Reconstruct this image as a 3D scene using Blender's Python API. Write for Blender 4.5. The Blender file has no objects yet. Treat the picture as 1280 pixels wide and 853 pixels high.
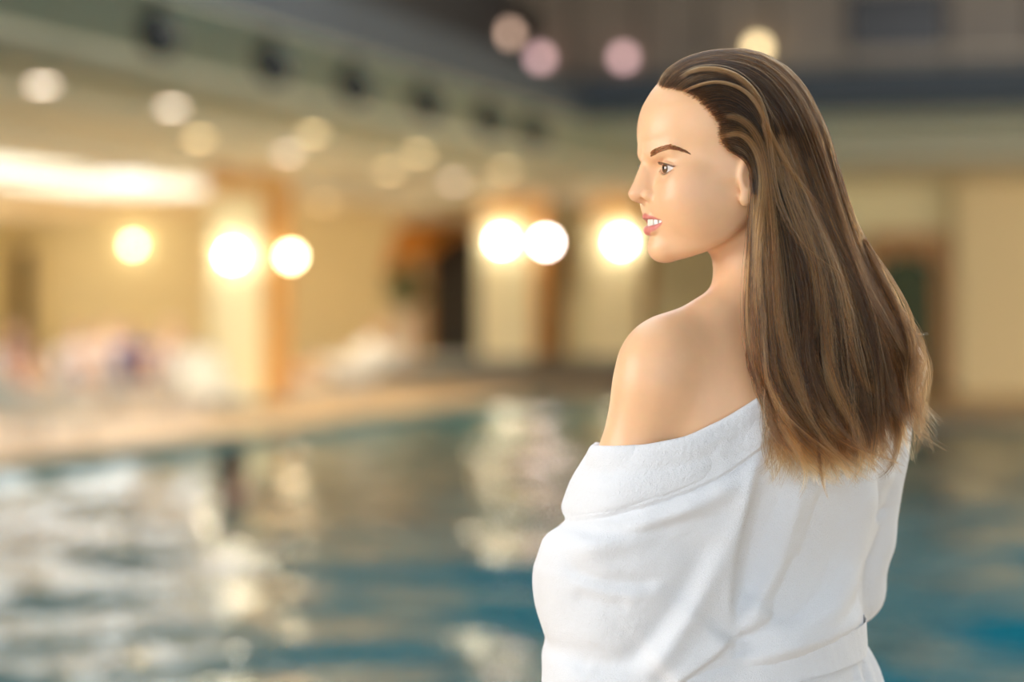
import bpy, bmesh, math, random
import numpy as np
from mathutils import Vector, Matrix

# ------------------------------------------------------------------ camera
FPX, CX, HY = 3022.0, 640.0, 385.0          # focal length in px, principal column, horizon row (1280x853 frame)
CAMZ = 1.40                                  # eye height above the deck
SUBY = 2.63                                  # distance of the woman's head
scene = bpy.context.scene
COL = scene.collection
cam_data = bpy.data.cameras.new('camera')
cam = bpy.data.objects.new('camera', cam_data)
COL.objects.link(cam)
cam.location = (0, 0, CAMZ)
cam.rotation_euler = (math.pi / 2, 0, 0)
cam_data.sensor_width = 36.0
cam_data.lens = 36.0 * FPX / 1280.0
cam_data.shift_y = -(426.5 - HY) / 1280.0
cam_data.clip_start, cam_data.clip_end = 0.1, 200
cam_data.dof.use_dof = True
cam_data.dof.focus_distance = SUBY - 0.07
cam_data.dof.aperture_fstop = 2.0
scene.camera = cam
scene.view_settings.view_transform = 'Standard'
scene.view_settings.look = 'None'
scene.view_settings.gamma = 1.0
scene.view_settings.use_curve_mapping = False
scene.view_settings.exposure = 0.18
# ------------------------------------------------------------------ daylight and added area lights
# The hall is left open behind the camera, as if glazed: daylight of an overcast sky comes in there.
world = bpy.data.worlds.new('world')
scene.world = world
world.use_nodes = True
bgn = world.node_tree.nodes['Background']
bgn.inputs['Color'].default_value = (0.80, 0.90, 1.0, 1)
bgn.inputs['Strength'].default_value = 2.5

def area_light(name, loc, target, sx, sy, energy, col):
    ld = bpy.data.lights.new(name, 'AREA'); ld.shape = 'RECTANGLE'
    ld.size, ld.size_y, ld.energy, ld.color = sx, sy, energy, col
    lo = bpy.data.objects.new(name, ld); COL.objects.link(lo)
    lo.location = loc
    lo.rotation_euler = (Vector(target) - Vector(loc)).to_track_quat('-Z', 'Y').to_euler()
    return lo
# unseen overhead area light, added to brighten the pool and the hall
area_light('overhead_fill', (4.0, 10.0, 6.1), (4.0, 10.0, 0.0), 15.0, 15.0, 1500, (0.95, 0.97, 1.0))
area_light('left_key_light', (-5.6, 1.2, 2.5), (0.2, 2.7, 1.3), 4.0, 2.6, 285, (1.0, 0.96, 0.91))  # unseen area light added as the woman's soft key from the left

# unseen warm area lights along both sides, added to brighten soffit and far walls
def hall_pt(s, t, z): return (s * 0.2723 + t * 0.9622, s * 0.9622 - t * 0.2723, z)
area_light('left_side_fill', hall_pt(30, -25.8, 1.7), hall_pt(30, 0, 1.7), 36.0, 2.8, 600, (1.0, 0.90, 0.74))
area_light('right_side_fill', hall_pt(26, 13.6, 1.7), hall_pt(26, 0, 1.7), 22.0, 2.8, 2300, (1.0, 0.90, 0.74))
scene.cycles.sample_clamp_indirect = 40.0
# ------------------------------------------------------------------ helpers
def P(px, py, Y):
    """World point seen at pixel (px, py) at depth Y."""
    return Vector(((px - CX) / FPX * Y, Y, CAMZ + (HY - py) / FPX * Y))

def ground(px, py, z=0.0):
    """Point of the horizontal plane at height z seen at that pixel."""
    Y = (CAMZ - z) * FPX / (py - HY)
    return P(px, py, Y)

def tag(o, label=None, cat=None, group=None, kind=None):
    if label: o['label'] = label
    if cat: o['category'] = cat
    if group: o['group'] = group
    if kind: o['kind'] = kind
    return o

def empty(name, loc=(0, 0, 0), rz=0.0, parent=None):
    o = bpy.data.objects.new(name, None)
    COL.objects.link(o)
    o.location = loc
    o.rotation_euler = (0, 0, rz)
    o.empty_display_size = 0.1
    if parent: o.parent = parent
    return o

def link_mesh(name, me, mat=None, parent=None, smooth=False):
    o = bpy.data.objects.new(name, me)
    COL.objects.link(o)
    if mat and not me.materials: me.materials.append(mat)
    if parent: o.parent = parent
    if smooth:
        me.polygons.foreach_set('use_smooth', np.ones(len(me.polygons), dtype=bool))
    return o

def from_np(name, V, Fq, mat=None, parent=None, smooth=True):
    me = bpy.data.meshes.new(name)
    me.from_pydata(np.asarray(V, dtype=float).tolist(), [], [list(map(int, f)) for f in Fq])
    me.update()
    return link_mesh(name, me, mat, parent, smooth)

def link_bm(name, bm, mat=None, parent=None, smooth=False):
    me = bpy.data.meshes.new(name)
    bm.normal_update()
    bm.to_mesh(me); bm.free()
    return link_mesh(name, me, mat, parent, smooth)

def add_box(bm, c, s, rz=0.0, bevel=0.0, mtx=None):
    m = Matrix.Translation(c) @ Matrix.Rotation(rz, 4, 'Z')
    if mtx is not None: m = mtx @ m
    r = bmesh.ops.create_cube(bm, size=1.0)
    vs = r['verts']
    bmesh.ops.scale(bm, vec=s, verts=vs)
    if bevel > 0:
        es = list({e for v in vs for e in v.link_edges})
        rb = bmesh.ops.bevel(bm, geom=es, offset=bevel, segments=2, profile=0.5, affect='EDGES')
        vs = list({v for f in rb['faces'] for v in f.verts} | {v for v in vs if v.is_valid})
    bmesh.ops.transform(bm, matrix=m, verts=vs)
    return vs

def add_cyl(bm, p0, p1, r0, r1=None, seg=12, caps=True):
    p0, p1 = Vector(p0), Vector(p1)
    d = p1 - p0
    r1 = r0 if r1 is None else r1
    q = d.to_track_quat('Z', 'Y').to_matrix().to_4x4()
    m = Matrix.Translation((p0 + p1) / 2) @ q
    bmesh.ops.create_cone(bm, cap_ends=caps, segments=seg, radius1=r0, radius2=r1, depth=d.length, matrix=m)

def add_ball(bm, c, r, seg=16, rings=10, scale=(1, 1, 1), rot=None):
    m = Matrix.Translation(c)
    if rot is not None: m = m @ rot
    m = m @ Matrix.Diagonal((scale[0], scale[1], scale[2], 1))
    bmesh.ops.create_uvsphere(bm, u_segments=seg, v_segments=rings, radius=r, matrix=m)

def add_lathe(bm, prof, c=(0, 0, 0), seg=24):
    """prof: list of (r, z) from bottom to top."""
    rows = []
    for r, z in prof:
        rows.append([bm.verts.new((c[0] + r * math.cos(2 * math.pi * k / seg), c[1] + r * math.sin(2 * math.pi * k / seg), c[2] + z)) for k in range(seg)])
    for a, b in zip(rows, rows[1:]):
        for k in range(seg):
            bm.faces.new((a[k], a[(k + 1) % seg], b[(k + 1) % seg], b[k]))
    bm.faces.new(rows[0][::-1]); bm.faces.new(rows[-1])

def copy_tree(o, parent=None):
    c = o.copy(); COL.objects.link(c)
    if parent is not None: c.parent = parent
    for ch in [k for k in bpy.data.objects if k.parent == o]:
        copy_tree(ch, c)
    return c

# ---- materials
def mat_new(name):
    m = bpy.data.materials.new(name); m.use_nodes = True
    nt = m.node_tree
    return m, nt, nt.nodes['Principled BSDF']

def mat(name, col, rough=0.6, metal=0.0, var=0.0, scale=8.0, bump=0.0, bscale=60.0, emit=0.0, ecol=None, **kw):
    m, nt, b = mat_new(name)
    N, L = nt.nodes, nt.links
    b.inputs['Roughness'].default_value = rough
    b.inputs['Metallic'].default_value = metal
    tc = N.new('ShaderNodeTexCoord')
    nz = N.new('ShaderNodeTexNoise'); nz.inputs['Scale'].default_value = scale; nz.inputs['Detail'].default_value = 4
    L.new(tc.outputs['Object'], nz.inputs['Vector'])
    mx = N.new('ShaderNodeMix'); mx.data_type = 'RGBA'
    c = list(col)[:3]
    mx.inputs[6].default_value = [max(0, x * (1 - var)) for x in c] + [1]
    mx.inputs[7].default_value = [min(1, x * (1 + var)) for x in c] + [1]
    L.new(nz.outputs['Fac'], mx.inputs[0])
    L.new(mx.outputs[2], b.inputs['Base Color'])
    if bump > 0:
        n2 = N.new('ShaderNodeTexNoise'); n2.inputs['Scale'].default_value = bscale
        L.new(tc.outputs['Object'], n2.inputs['Vector'])
        bp = N.new('ShaderNodeBump'); bp.inputs['Strength'].default_value = bump; bp.inputs['Distance'].default_value = 0.01
        L.new(n2.outputs['Fac'], bp.inputs['Height']); L.new(bp.outputs['Normal'], b.inputs['Normal'])
    if emit > 0:
        b.inputs['Emission Color'].default_value = list(ecol or col)[:3] + [1]
        b.inputs['Emission Strength'].default_value = emit
    for k, v in kw.items():
        b.inputs[k.replace('_', ' ')].default_value = v
    return m
# ------------------------------------------------------------------ the hall
# hall frame: s runs along the pool, t across it to the right; the camera stands at s = t = 0
HA = math.atan(0.283)
DV, EV = Vector((math.sin(HA), math.cos(HA), 0)), Vector((math.cos(HA), -math.sin(HA), 0))
HROT = -HA                                     # rotation of a thing squared up with the hall (local X = t, local Y = s)
def H(s, t, z=0.0): return DV * s + EV * t + Vector((0, 0, z))
def ts(p):
    p = Vector(p); return p.dot(DV), p.dot(EV)

def hbox(bm, s0, s1, t0, t1, z0, z1, bevel=0.0):
    c = H((s0 + s1) / 2, (t0 + t1) / 2, (z0 + z1) / 2)
    add_box(bm, c, (t1 - t0, s1 - s0, z1 - z0), HROT, bevel)

def struct(name, boxes, m, parent=None):
    bm = bmesh.new()
    for b in boxes: hbox(bm, *b)
    o = link_bm(name, bm, m, parent)
    if parent is None: o['kind'] = 'structure'
    return o

M = {}
M['deck'] = mat('deck_stone', (0.44, 0.31, 0.18), rough=0.45, var=0.12, scale=1.2)
M['cream'] = mat('cream_plaster', (0.84, 0.765, 0.50), rough=0.7, var=0.08, scale=1.5)
M['ochre'] = mat('ochre_panel', (0.55, 0.27, 0.07), rough=0.55, var=0.1, scale=2)
M['soffit'] = mat('soffit_paint', (0.78, 0.70, 0.50), rough=0.8, var=0.04, scale=0.8)
M['soffit_trim'] = mat('soffit_trim', (0.74, 0.69, 0.55), rough=0.7, var=0.03)
M['navy'] = mat('slate_fascia', (0.065, 0.075, 0.085), rough=0.6, var=0.1, scale=1.5)
M['dark_ceiling'] = mat('dark_ceiling', (0.07, 0.065, 0.065), rough=0.8, var=0.15, scale=0.7)
M['grey_stone'] = mat('grey_stone', (0.19, 0.19, 0.175), rough=0.6, var=0.15, scale=3)
M['bronze'] = mat('bronze_panel', (0.38, 0.29, 0.21), rough=0.35, var=0.2, scale=1.0)
M['bronze_dark'] = mat('dark_glass', (0.03, 0.027, 0.025), rough=0.2, var=0.2)
M['black'] = mat('black_metal', (0.012, 0.012, 0.011), rough=0.4, var=0.2)
M['doorway'] = mat('dark_doorway', (0.012, 0.011, 0.008), rough=0.6, var=0.3)
M['green_door'] = mat('green_door', (0.045, 0.065, 0.028), rough=0.5, var=0.2, scale=3)
M['brown_frame'] = mat('brown_frame', (0.42, 0.21, 0.08), rough=0.5, var=0.15, scale=4)
M['white_plastic'] = mat('white_plastic', (0.52, 0.51, 0.49), rough=0.4, var=0.03)
M['pool_wall'] = mat('pool_tile', (0.05, 0.20, 0.26), rough=0.3, var=0.15, scale=6)

SOF = 3.40                                     # height of the lower ceiling
POOL_T, NEAR_S = -10.35, 4.3
FAR_L, FAR_R, JUT_T = 39.0, 31.0, -5.0         # the pool's far edge, and where the right-hand deck juts out
# floor: deck round the pool
struct('floor', [(-8, NEAR_S, -26, 14, -0.35, 0), (NEAR_S, 60, -26, POOL_T, -0.35, 0), (FAR_L, 60, POOL_T, JUT_T, -0.35, 0), (FAR_R, 60, JUT_T, 14, -0.35, 0), (NEAR_S, FAR_R, 12, 14, -0.35, 0)], M['deck'])
struct('trim_1', [(NEAR_S, FAR_L, POOL_T - 0.35, POOL_T + 0.03, 0, 0.035), (FAR_L - 0.03, FAR_L + 0.35, POOL_T, JUT_T, 0, 0.035), (FAR_R - 0.03, FAR_R + 0.35, JUT_T, 12, 0, 0.035), (NEAR_S - 0.35, NEAR_S + 0.03, POOL_T, 12, 0, 0.035)], mat('pool_coping', (0.62, 0.43, 0.26), rough=0.4, var=0.1, scale=3))
struct('trim_pool', [(NEAR_S, FAR_L, POOL_T - 0.1, POOL_T, -1.6, -0.02), (FAR_L, FAR_L + 0.1, POOL_T, JUT_T, -1.6, -0.02), (FAR_R, FAR_R + 0.1, JUT_T, 12, -1.6, -0.02), (FAR_R, FAR_L, JUT_T, JUT_T + 0.1, -1.6, -0.02), (NEAR_S, FAR_R, 12, 12.1, -1.6, -0.02)], M['pool_wall'])

# water: a rippled surface
WATER_SLOPE = 0.085
def water():
    m, nt, b = mat_new('pool_water')
    N, L = nt.nodes, nt.links
    b.inputs['Base Color'].default_value = (0.005, 0.098, 0.132, 1)
    b.inputs['Roughness'].default_value = 0.03
    b.inputs['IOR'].default_value = 1.33
    tc = N.new('ShaderNodeTexCoord')
    mp = N.new('ShaderNodeMapping'); mp.inputs['Rotation'].default_value = (0, 0, 0.4); mp.inputs['Scale'].default_value = (1.0, 0.75, 1)
    L.new(tc.outputs['Object'], mp.inputs['Vector'])
    prev = None
    for sc, dist, det in ((7.0, 0.010, 1),):
        nz = N.new('ShaderNodeTexNoise'); nz.inputs['Scale'].default_value = sc; nz.inputs['Detail'].default_value = det; nz.inputs['Roughness'].default_value = 0.55
        L.new(mp.outputs['Vector'], nz.inputs['Vector'])
        bp = N.new('ShaderNodeBump'); bp.inputs['Strength'].default_value = 1.0; bp.inputs['Distance'].default_value = dist
        L.new(nz.outputs['Fac'], bp.inputs['Height'])
        if prev: L.new(prev.outputs['Normal'], bp.inputs['Normal'])
        prev = bp
    L.new(prev.outputs['Normal'], b.inputs['Normal'])
    S = np.arange(NEAR_S, FAR_L + 0.05, 0.085); T = np.arange(POOL_T, 12.05, 0.085)
    ss, tt = np.meshgrid(S, T, indexing='ij')
    rs = np.random.default_rng(21); h = np.zeros(ss.shape)
    nw = 50
    for _ in range(nw):
        wl = 0.40 * (2.4 / 0.40) ** rs.random(); an = rs.random() * 2 * np.pi
        k = 2 * np.pi / wl
        h += WATER_SLOPE * math.sqrt(2.0 / nw) / k * np.sin(k * (ss * math.cos(an) + tt * math.sin(an)) + rs.random() * 7)
    x = ss * DV.x + tt * EV.x; y = ss * DV.y + tt * EV.y
    V = np.stack([x, y, -0.12 + h], -1).reshape(-1, 3)
    ni, nj = ss.shape
    i, j = np.meshgrid(np.arange(ni - 1), np.arange(nj - 1), indexing='ij')
    keep = (S[i] < FAR_R) | (T[j] < JUT_T)
    i, j = i[keep], j[keep]
    Q = np.stack([i * nj + j, i * nj + j + 1, (i + 1) * nj + j + 1, (i + 1) * nj + j], 1)[:, ::-1]
    o = from_np('pool_water', V, Q, m)
    tag(o, 'rippled teal water of the indoor pool', 'water', kind='stuff')
    return o
water()

# ceiling: lower soffit round a tall void above the pool
VOID_T, VOID_S, VTOP = -6.3, 25.0, 6.2
SKY = [(-18.0, -14.4, s0, s0 + 5.2) for s0 in (20.2, 26.4, 32.6)]      # luminous panels let into the left-hand soffit (t0, t1, s0, s1)
bx = [(-8, 60, -14.4, VOID_T, SOF, SOF + 0.12), (-8, 60, -26, -18.0, SOF, SOF + 0.12), (-8, 20.2, -18, -14.4, SOF, SOF + 0.12), (37.8, 60, -18, -14.4, SOF, SOF + 0.12),
      (25.4, 26.4, -18, -14.4, SOF, SOF + 0.12), (31.6, 32.6, -18, -14.4, SOF, SOF + 0.12), (VOID_S, 60, VOID_T, 14, SOF, SOF + 0.12)]
struct('ceiling', bx, M['soffit'])
struct('ceiling_upper', [(-8, VOID_S + 3, VOID_T - 3, 14, VTOP, VTOP + 0.15)], M['dark_ceiling'])
struct('trim_2', [(-8, VOID_S, VOID_T - 0.12, VOID_T, SOF + 0.01, SOF + 0.42), (VOID_S, VOID_S + 0.12, VOID_T, 14, SOF + 0.01, SOF + 0.48)], M['navy'])
struct('wall_upper_far', [(VOID_S + 1.7, VOID_S + 1.9, VOID_T - 1.4, 14, SOF + 0.12, VTOP)], M['dark_ceiling'])
struct('wall_upper_left', [(-8, VOID_S + 1.6, VOID_T - 1.4, VOID_T - 1.2, SOF + 0.12, VTOP)], M['dark_ceiling'])
for i, (t0, w, d) in enumerate(((-8.0, 0.35, 0.08), (-10.2, 0.3, 0.10), (-12.0, 0.4, 0.12), (-13.0, 0.9, 0.20))):
    struct('trim_%d' % (3 + i), [(-8, 49, t0 - w, t0, SOF - d, SOF + 0.01)], M['soffit_trim'])
struct('trim_8', [(27.0, 27.35, VOID_T, 14, SOF - 0.10, SOF + 0.01)], M['soffit_trim'])
struct('trim_9', [(30.0, 31.2, VOID_T, 14, SOF - 0.18, SOF + 0.01)], M['soffit_trim'])

# far walls
struct('wall_far', [(50, 50.25, -26, -6.0, 0, SOF)], M['cream'])
struct('wall_far_right', [(39.2, 39.5, -6.2, 14, 0, SOF)], M['cream'])
struct('wall_return', [(39.4, 50.2, -6.2, -5.95, 0, SOF)], M['cream'])
struct('wall_sky_block', [(-8.2, -8.0, -26, -4.5, 0, SOF)], M['cream'])  # unseen wall added to keep sky light off the left soffit
struct('wall_left', [(-8, 60, -26.2, -26, 0, SOF)], M['cream'])
struct('wall_right', [(-8, 40, 13.9, 14.1, 0, VTOP)], M['cream'])
struct('platform', [(42.6, 50, -15.6, -6.2, 0, 0.18), (43.0, 50, -15.6, -6.2, 0.18, 0.37)], M['grey_stone'])
struct('baseboard_far', [(39.14, 39.2, -6.2, 14, 0, 0.14)], M['grey_stone'])
# ------------------------------------------------------------------ things in the hall
WARM = (1.0, 0.87, 0.62)
def emit_mat(name, col, s):
    m = bpy.data.materials.new(name); m.use_nodes = True
    nt = m.node_tree; N, L = nt.nodes, nt.links
    N.remove(N['Principled BSDF'])
    e = N.new('ShaderNodeEmission'); e.inputs['Color'].default_value = (*col, 1); e.inputs['Strength'].default_value = s
    L.new(e.outputs[0], N['Material Output'].inputs['Surface'])
    return m
E_GLOBE = emit_mat('globe_light', (1.0, 0.88, 0.70), 40)
E_GLOBE_W = emit_mat('globe_light_warm', (1.0, 0.78, 0.44), 28)
E_GLOBE_P = emit_mat('globe_light_pink', (1.0, 0.82, 0.76), 45)
E_DOWN = emit_mat('downlight_warm', (1.0, 0.72, 0.36), 5.2)
E_DOWN_P = emit_mat('downlight_pale', (1.0, 0.80, 0.62), 5.5)
E_DIM = emit_mat('downlight_dim', (1.0, 0.74, 0.40), 1.6)
E_SKY = emit_mat('luminous_panel', (0.98, 1.0, 0.99), 4.6)

def point_light(name, parent, loc, energy, col, r=0.08):
    ld = bpy.data.lights.new(name, 'POINT'); ld.energy, ld.color, ld.shadow_soft_size = energy, col, r
    o = bpy.data.objects.new(name, ld); COL.objects.link(o); o.parent = parent; o.location = loc
    return o
def spot_light(name, parent, loc, energy, col, ang=2.2):
    ld = bpy.data.lights.new(name, 'SPOT'); ld.energy, ld.color, ld.shadow_soft_size, ld.spot_size, ld.spot_blend = energy, col, 0.07, ang, 0.7
    o = bpy.data.objects.new(name, ld); COL.objects.link(o); o.parent = parent; o.location = loc
    return o

# luminous panels in the left-hand soffit
for i, (t0, t1, s0, s1) in enumerate(SKY):
    c = H((s0 + s1) / 2, (t0 + t1) / 2, SOF)
    g = empty('ceiling_panel_light', c, HROT)
    tag(g, ['glowing white ceiling panel, the one farthest from the cream far wall', 'glowing white ceiling panel between two other panels', 'glowing white ceiling panel closest to the cream far wall'][i], 'ceiling light', 'luminous ceiling panels over the loungers')
    bm = bmesh.new(); add_box(bm, (0, 0, 0.22), (t1 - t0, s1 - s0, 0.04)); link_bm('diffuser', bm, E_SKY, g)
    bm = bmesh.new()
    for sx in (-1, 1):
        add_box(bm, (sx * ((t1 - t0) / 2 - 0.05), 0, 0.08), (0.1, s1 - s0, 0.3))
        add_box(bm, (0, sx * ((s1 - s0) / 2 - 0.05), 0.08), (t1 - t0, 0.1, 0.3))
    link_bm('frame', bm, M['soffit_trim'], g)

# pillars
def pillar(name, px, py_base, z0, w, d, label):
    base = ground(px, py_base, z0)
    g = empty(name, base, HROT)
    tag(g, label, 'pillar')
    h = SOF - z0 - 0.002
    bm = bmesh.new(); add_box(bm, (0, 0, h / 2), (w, d, h), bevel=0.02); link_bm('shaft', bm, M['cream'], g)
    bm = bmesh.new(); add_box(bm, (w / 2 + 0.012, 0, h / 2), (0.03, d * 0.92, h - 0.02)); link_bm('side_panel', bm, M['ochre'], g)
    bm = bmesh.new(); add_box(bm, (0, 0, h - 0.22), (w + 0.1, d + 0.1, 0.42), bevel=0.03); link_bm('capital', bm, mat('capital_glow_tint', (0.62, 0.36, 0.13), rough=0.6, var=0.1), g)  # orange uplight glow at the pillar top put into the capital's colour
    bm = bmesh.new(); add_box(bm, (0, 0, 0.07), (w + 0.08, d + 0.08, 0.14), bevel=0.015); link_bm('plinth', bm, M['grey_stone'], g)
    return g
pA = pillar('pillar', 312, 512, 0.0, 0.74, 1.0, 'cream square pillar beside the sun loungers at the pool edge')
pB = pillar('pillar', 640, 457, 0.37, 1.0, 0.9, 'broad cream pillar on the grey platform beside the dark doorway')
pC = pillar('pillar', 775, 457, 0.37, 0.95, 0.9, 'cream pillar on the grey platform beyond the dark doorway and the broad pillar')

# globe wall lamps
def globe_lamp(pos, rz, em, label, r=0.085, energy=4, col=WARM):
    g = empty('wall_lamp', pos, rz)                       # local -Y points away from the wall
    tag(g, label, 'wall lamp', 'globe wall lamps')
    bm = bmesh.new(); add_cyl(bm, (0, 0.0, -0.14), (0, -0.025, -0.14), 0.06, seg=20); link_bm('wall_plate', bm, M['black'], g)
    bm = bmesh.new(); add_cyl(bm, (0, -0.02, -0.14), (0, -0.13, -0.14), 0.012); add_cyl(bm, (0, -0.13, -0.15), (0, -0.13, -r + 0.01), 0.02); link_bm('arm', bm, M['black'], g)
    bm = bmesh.new(); add_ball(bm, (0, -0.13, 0), r, 20, 14); link_bm('globe', bm, em, g, True)
    point_light('lamp_glow', g, (0, -0.13 - r - 0.06, 0), energy, col)
    return g
def on_front(base, w, d, px, py, side=False):
    """point on a pillar's near face (or right-hand face) seen at that pixel"""
    n = -DV if not side else EV
    p0 = Vector(base) + (-DV * (d / 2) if not side else EV * (w / 2 + 0.03))
    ray = Vector(((px - CX) / FPX, 1.0, (HY - py) / FPX)); o = Vector((0, 0, CAMZ))
    t = (p0 - o).dot(n) / ray.dot(n)
    return o + ray * t
globe_lamp(on_front(pA.location, .74, 1.0, 294, 320), HROT, E_GLOBE, 'glowing white globe lamp on the cream face of the pillar by the loungers')
globe_lamp(on_front(pA.location, .74, 1.0, 353, 321, True), HROT + math.pi / 2, E_GLOBE_W, 'glowing yellow globe lamp on the ochre side of the pillar by the loungers')
globe_lamp(on_front(pB.location, 1.0, .9, 629, 302), HROT, E_GLOBE, 'glowing white globe lamp on the broad pillar next to the doorway', r=0.10)
globe_lamp(on_front(pB.location, 1.0, .9, 674, 303, True), HROT + math.pi / 2, E_GLOBE_P, 'glowing pinkish globe lamp on the side of the broad pillar', r=0.10)
globe_lamp(on_front(pC.location, .95, .9, 778, 303), HROT, E_GLOBE, 'glowing white globe lamp on the pillar beyond the broad one', r=0.10)
def on_wall(s, px, py):
    ray = Vector(((px - CX) / FPX, 1.0, (HY - py) / FPX)); o = Vector((0, 0, CAMZ))
    return o + ray * ((s - o.dot(DV)) / ray.dot(DV))
globe_lamp(on_wall(50, 169, 307), HROT, E_GLOBE_W, 'small glowing yellow globe lamp on the cream wall behind the loungers', r=0.075, energy=4)
globe_lamp(on_wall(50, 8, 334), HROT, E_GLOBE_W, 'small glowing yellow globe lamp beside the narrow dark opening', r=0.075, energy=4)

# downlights in the soffit
def downlight(px, py, em, label, energy=70, z=SOF):
    Y = (z - CAMZ) * FPX / (HY - py)
    p = P(px, py, Y)
    g = empty('downlight', p)
    tag(g, label, 'ceiling light', 'recessed downlights in the lower ceiling')
    bm = bmesh.new(); add_lathe(bm, [(0.11, -0.03), (0.13, -0.02), (0.13, 0.01), (0.10, 0.02)], seg=20); link_bm('ring', bm, M['soffit_trim'], g, True)
    bm = bmesh.new(); add_cyl(bm, (0, 0, -0.055), (0, 0, -0.028), 0.085, 0.10, seg=20); link_bm('lens', bm, em, g)
    spot_light('lamp_glow', g, (0, 0, -0.09), energy, WARM)
    return g
for i, (px, py, em, lb) in enumerate((
        (53, 101, E_DOWN_P, 'pale downlight in the row by the ceiling void, farthest from the pillars'),
        (215, 130, E_DOWN_P, 'pale downlight in the row nearest the ceiling void, second over the loungers'),
        (249, 169, E_DOWN, 'yellow downlight between the ceiling void and the glowing panels'),
        (360, 188, E_DOWN_P, 'pale downlight just in front of the pillar by the loungers'),
        (391, 163, E_DOWN, 'yellow downlight in front of the pillar by the loungers, on the void side'),
        (487, 210, E_DOWN, 'yellow downlight beyond the pillar by the loungers'),
        (523, 188, E_DOWN, 'yellow downlight beyond the pillar by the loungers, on the void side'),
        (567, 224, E_DOWN_P, 'pale downlight in front of the dark doorway'),
        (631, 210, E_DOWN, 'dim yellow downlight in front of the broad pillar'),
        (405, 252, E_DOWN, 'dim yellow downlight close to the far wall'),
        (240, 210, E_DOWN, 'dim yellow downlight at the corner of the glowing panels'),
        (100, 259, E_DIM, 'added faint wall-wash downlight by the far wall, over the narrow dark opening'),  # lamp added to brighten the far wall
        (215, 262, E_DIM, 'faint downlight by the far wall, under the corner of the glowing panels'),
        (20, 257, E_DIM, 'faint downlight by the far wall, farthest from the pillars'),
        (500, 260, E_DIM, 'added faint wall-wash downlight above the orange brown awning'),  # added wash for the wall behind the awning
        (720, 262, E_DIM, 'added faint wall-wash downlight between the two pillars on the platform'),  # added to light the wall behind the platform pillars
        (1120, 246, E_DIM, 'faint downlight right above the green arched door'),
        (1235, 246, E_DIM, 'added faint wall-wash downlight above the pale pilaster'),  # added to lift the right-hand wall
        (1061, 234, E_DOWN_P, 'pale downlight in the lower ceiling before the green arched door'))):
    downlight(px, py, em, lb, energy=900 if px > 700 else 290 if i < 9 else 560)

# black spotlights along the edge of the void
for i, (px, py) in enumerate(((198, 22), (343, 62), (463, 90), (562, 115), (643, 137), (718, 152))):
    Y = (SOF - 0.12 - CAMZ) * FPX / (HY - py)
    p = P(px, py, Y)
    s_, t_ = ts(p)
    p = H(s_, VOID_T - 0.18, SOF)
    g = empty('spotlight', p, HROT + 0.4)
    tag(g, 'black spotlight on the ceiling edge, %s from the far corner of the void' % ('sixth', 'fifth', 'fourth', 'third', 'second', 'first')[i], 'spotlight', 'black spotlights along the ceiling void')
    bm = bmesh.new(); add_cyl(bm, (0, 0, -0.03), (0, 0, 0), 0.06, seg=16); link_bm('ceiling_plate', bm, M['black'], g)
    bm = bmesh.new(); add_cyl(bm, (0, 0, -0.14), (0, 0, -0.03), 0.018); link_bm('stem', bm, M['black'], g)
    bm = bmesh.new(); add_cyl(bm, (-0.03, 0.2, -0.16), (0.03, -0.2, -0.28), 0.115, 0.13, seg=18); link_bm('can', bm, M['black'], g, True)

# upper gallery behind the void: bronze panels, dark windows, small lamps
gal = empty('wall_gallery', H(VOID_S + 1.5, 0, 0), HROT); gal['kind'] = 'structure'
def gal_t(px):
    """hall t of the gallery plane at that pixel column"""
    s = VOID_S + 1.5
    k = (px - CX) / FPX
    # X = k Y; s = X sin + Y cos
    Y = s / (k * math.sin(HA) + math.cos(HA)); return H(0, 0).x * 0 + (k * Y * math.cos(HA) - Y * math.sin(HA))
def gal_z(py): return CAMZ + (HY - py) / FPX * (VOID_S + 1.0)
edges = [560, 640, 715, 800, 880, 965, 1060, 1185, 1290, 1400]
for a, b in zip(edges, edges[1:]):
    t0, t1 = gal_t(a), gal_t(b)
    dark = a in (1060,)
    bm = bmesh.new(); add_box(bm, ((t0 + t1) / 2, 0, (3.9 + VTOP) / 2), (abs(t1 - t0) - 0.05, 0.06, VTOP - 3.9 - 0.02)); link_bm('panel', bm, M['bronze'], gal)
    if dark:
        bm = bmesh.new(); add_box(bm, ((t0 + t1) / 2, -0.05, gal_z(20)), (abs(t1 - t0) - 0.10, 0.05, 0.62)); link_bm('window_pane', bm, M['bronze_dark'], gal)
        bm = bmesh.new(); add_box(bm, ((t0 + t1) / 2, -0.05, gal_z(92)), (abs(t1 - t0) - 0.10, 0.05, 0.22)); link_bm('window_pane', bm, M['bronze_dark'], gal)
    elif a in (640, 560):
        bm = bmesh.new(); add_box(bm, (t0 + 0.08, -0.05, gal_z(30)), (0.5, 0.05, 0.7)); link_bm('window_pane', bm, M['bronze_dark'], gal)
bm = bmesh.new(); add_box(bm, ((gal_t(560) + gal_t(1400)) / 2, -0.09, gal_z(64)), (abs(gal_t(1400) - gal_t(560)), 0.05, 0.06)); link_bm('rail', bm, mat('rail_metal', (0.42, 0.34, 0.24), rough=0.4, metal=0.6, var=0.05), gal)
E_GAL = emit_mat('gallery_lamp', (1.0, 0.66, 0.48), 2.4); E_GALP = emit_mat('gallery_lamp_pink', (1.0, 0.62, 0.62), 2.2); E_GALY = emit_mat('gallery_lamp_yellow', (1.0, 0.76, 0.40), 4.5)
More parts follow.
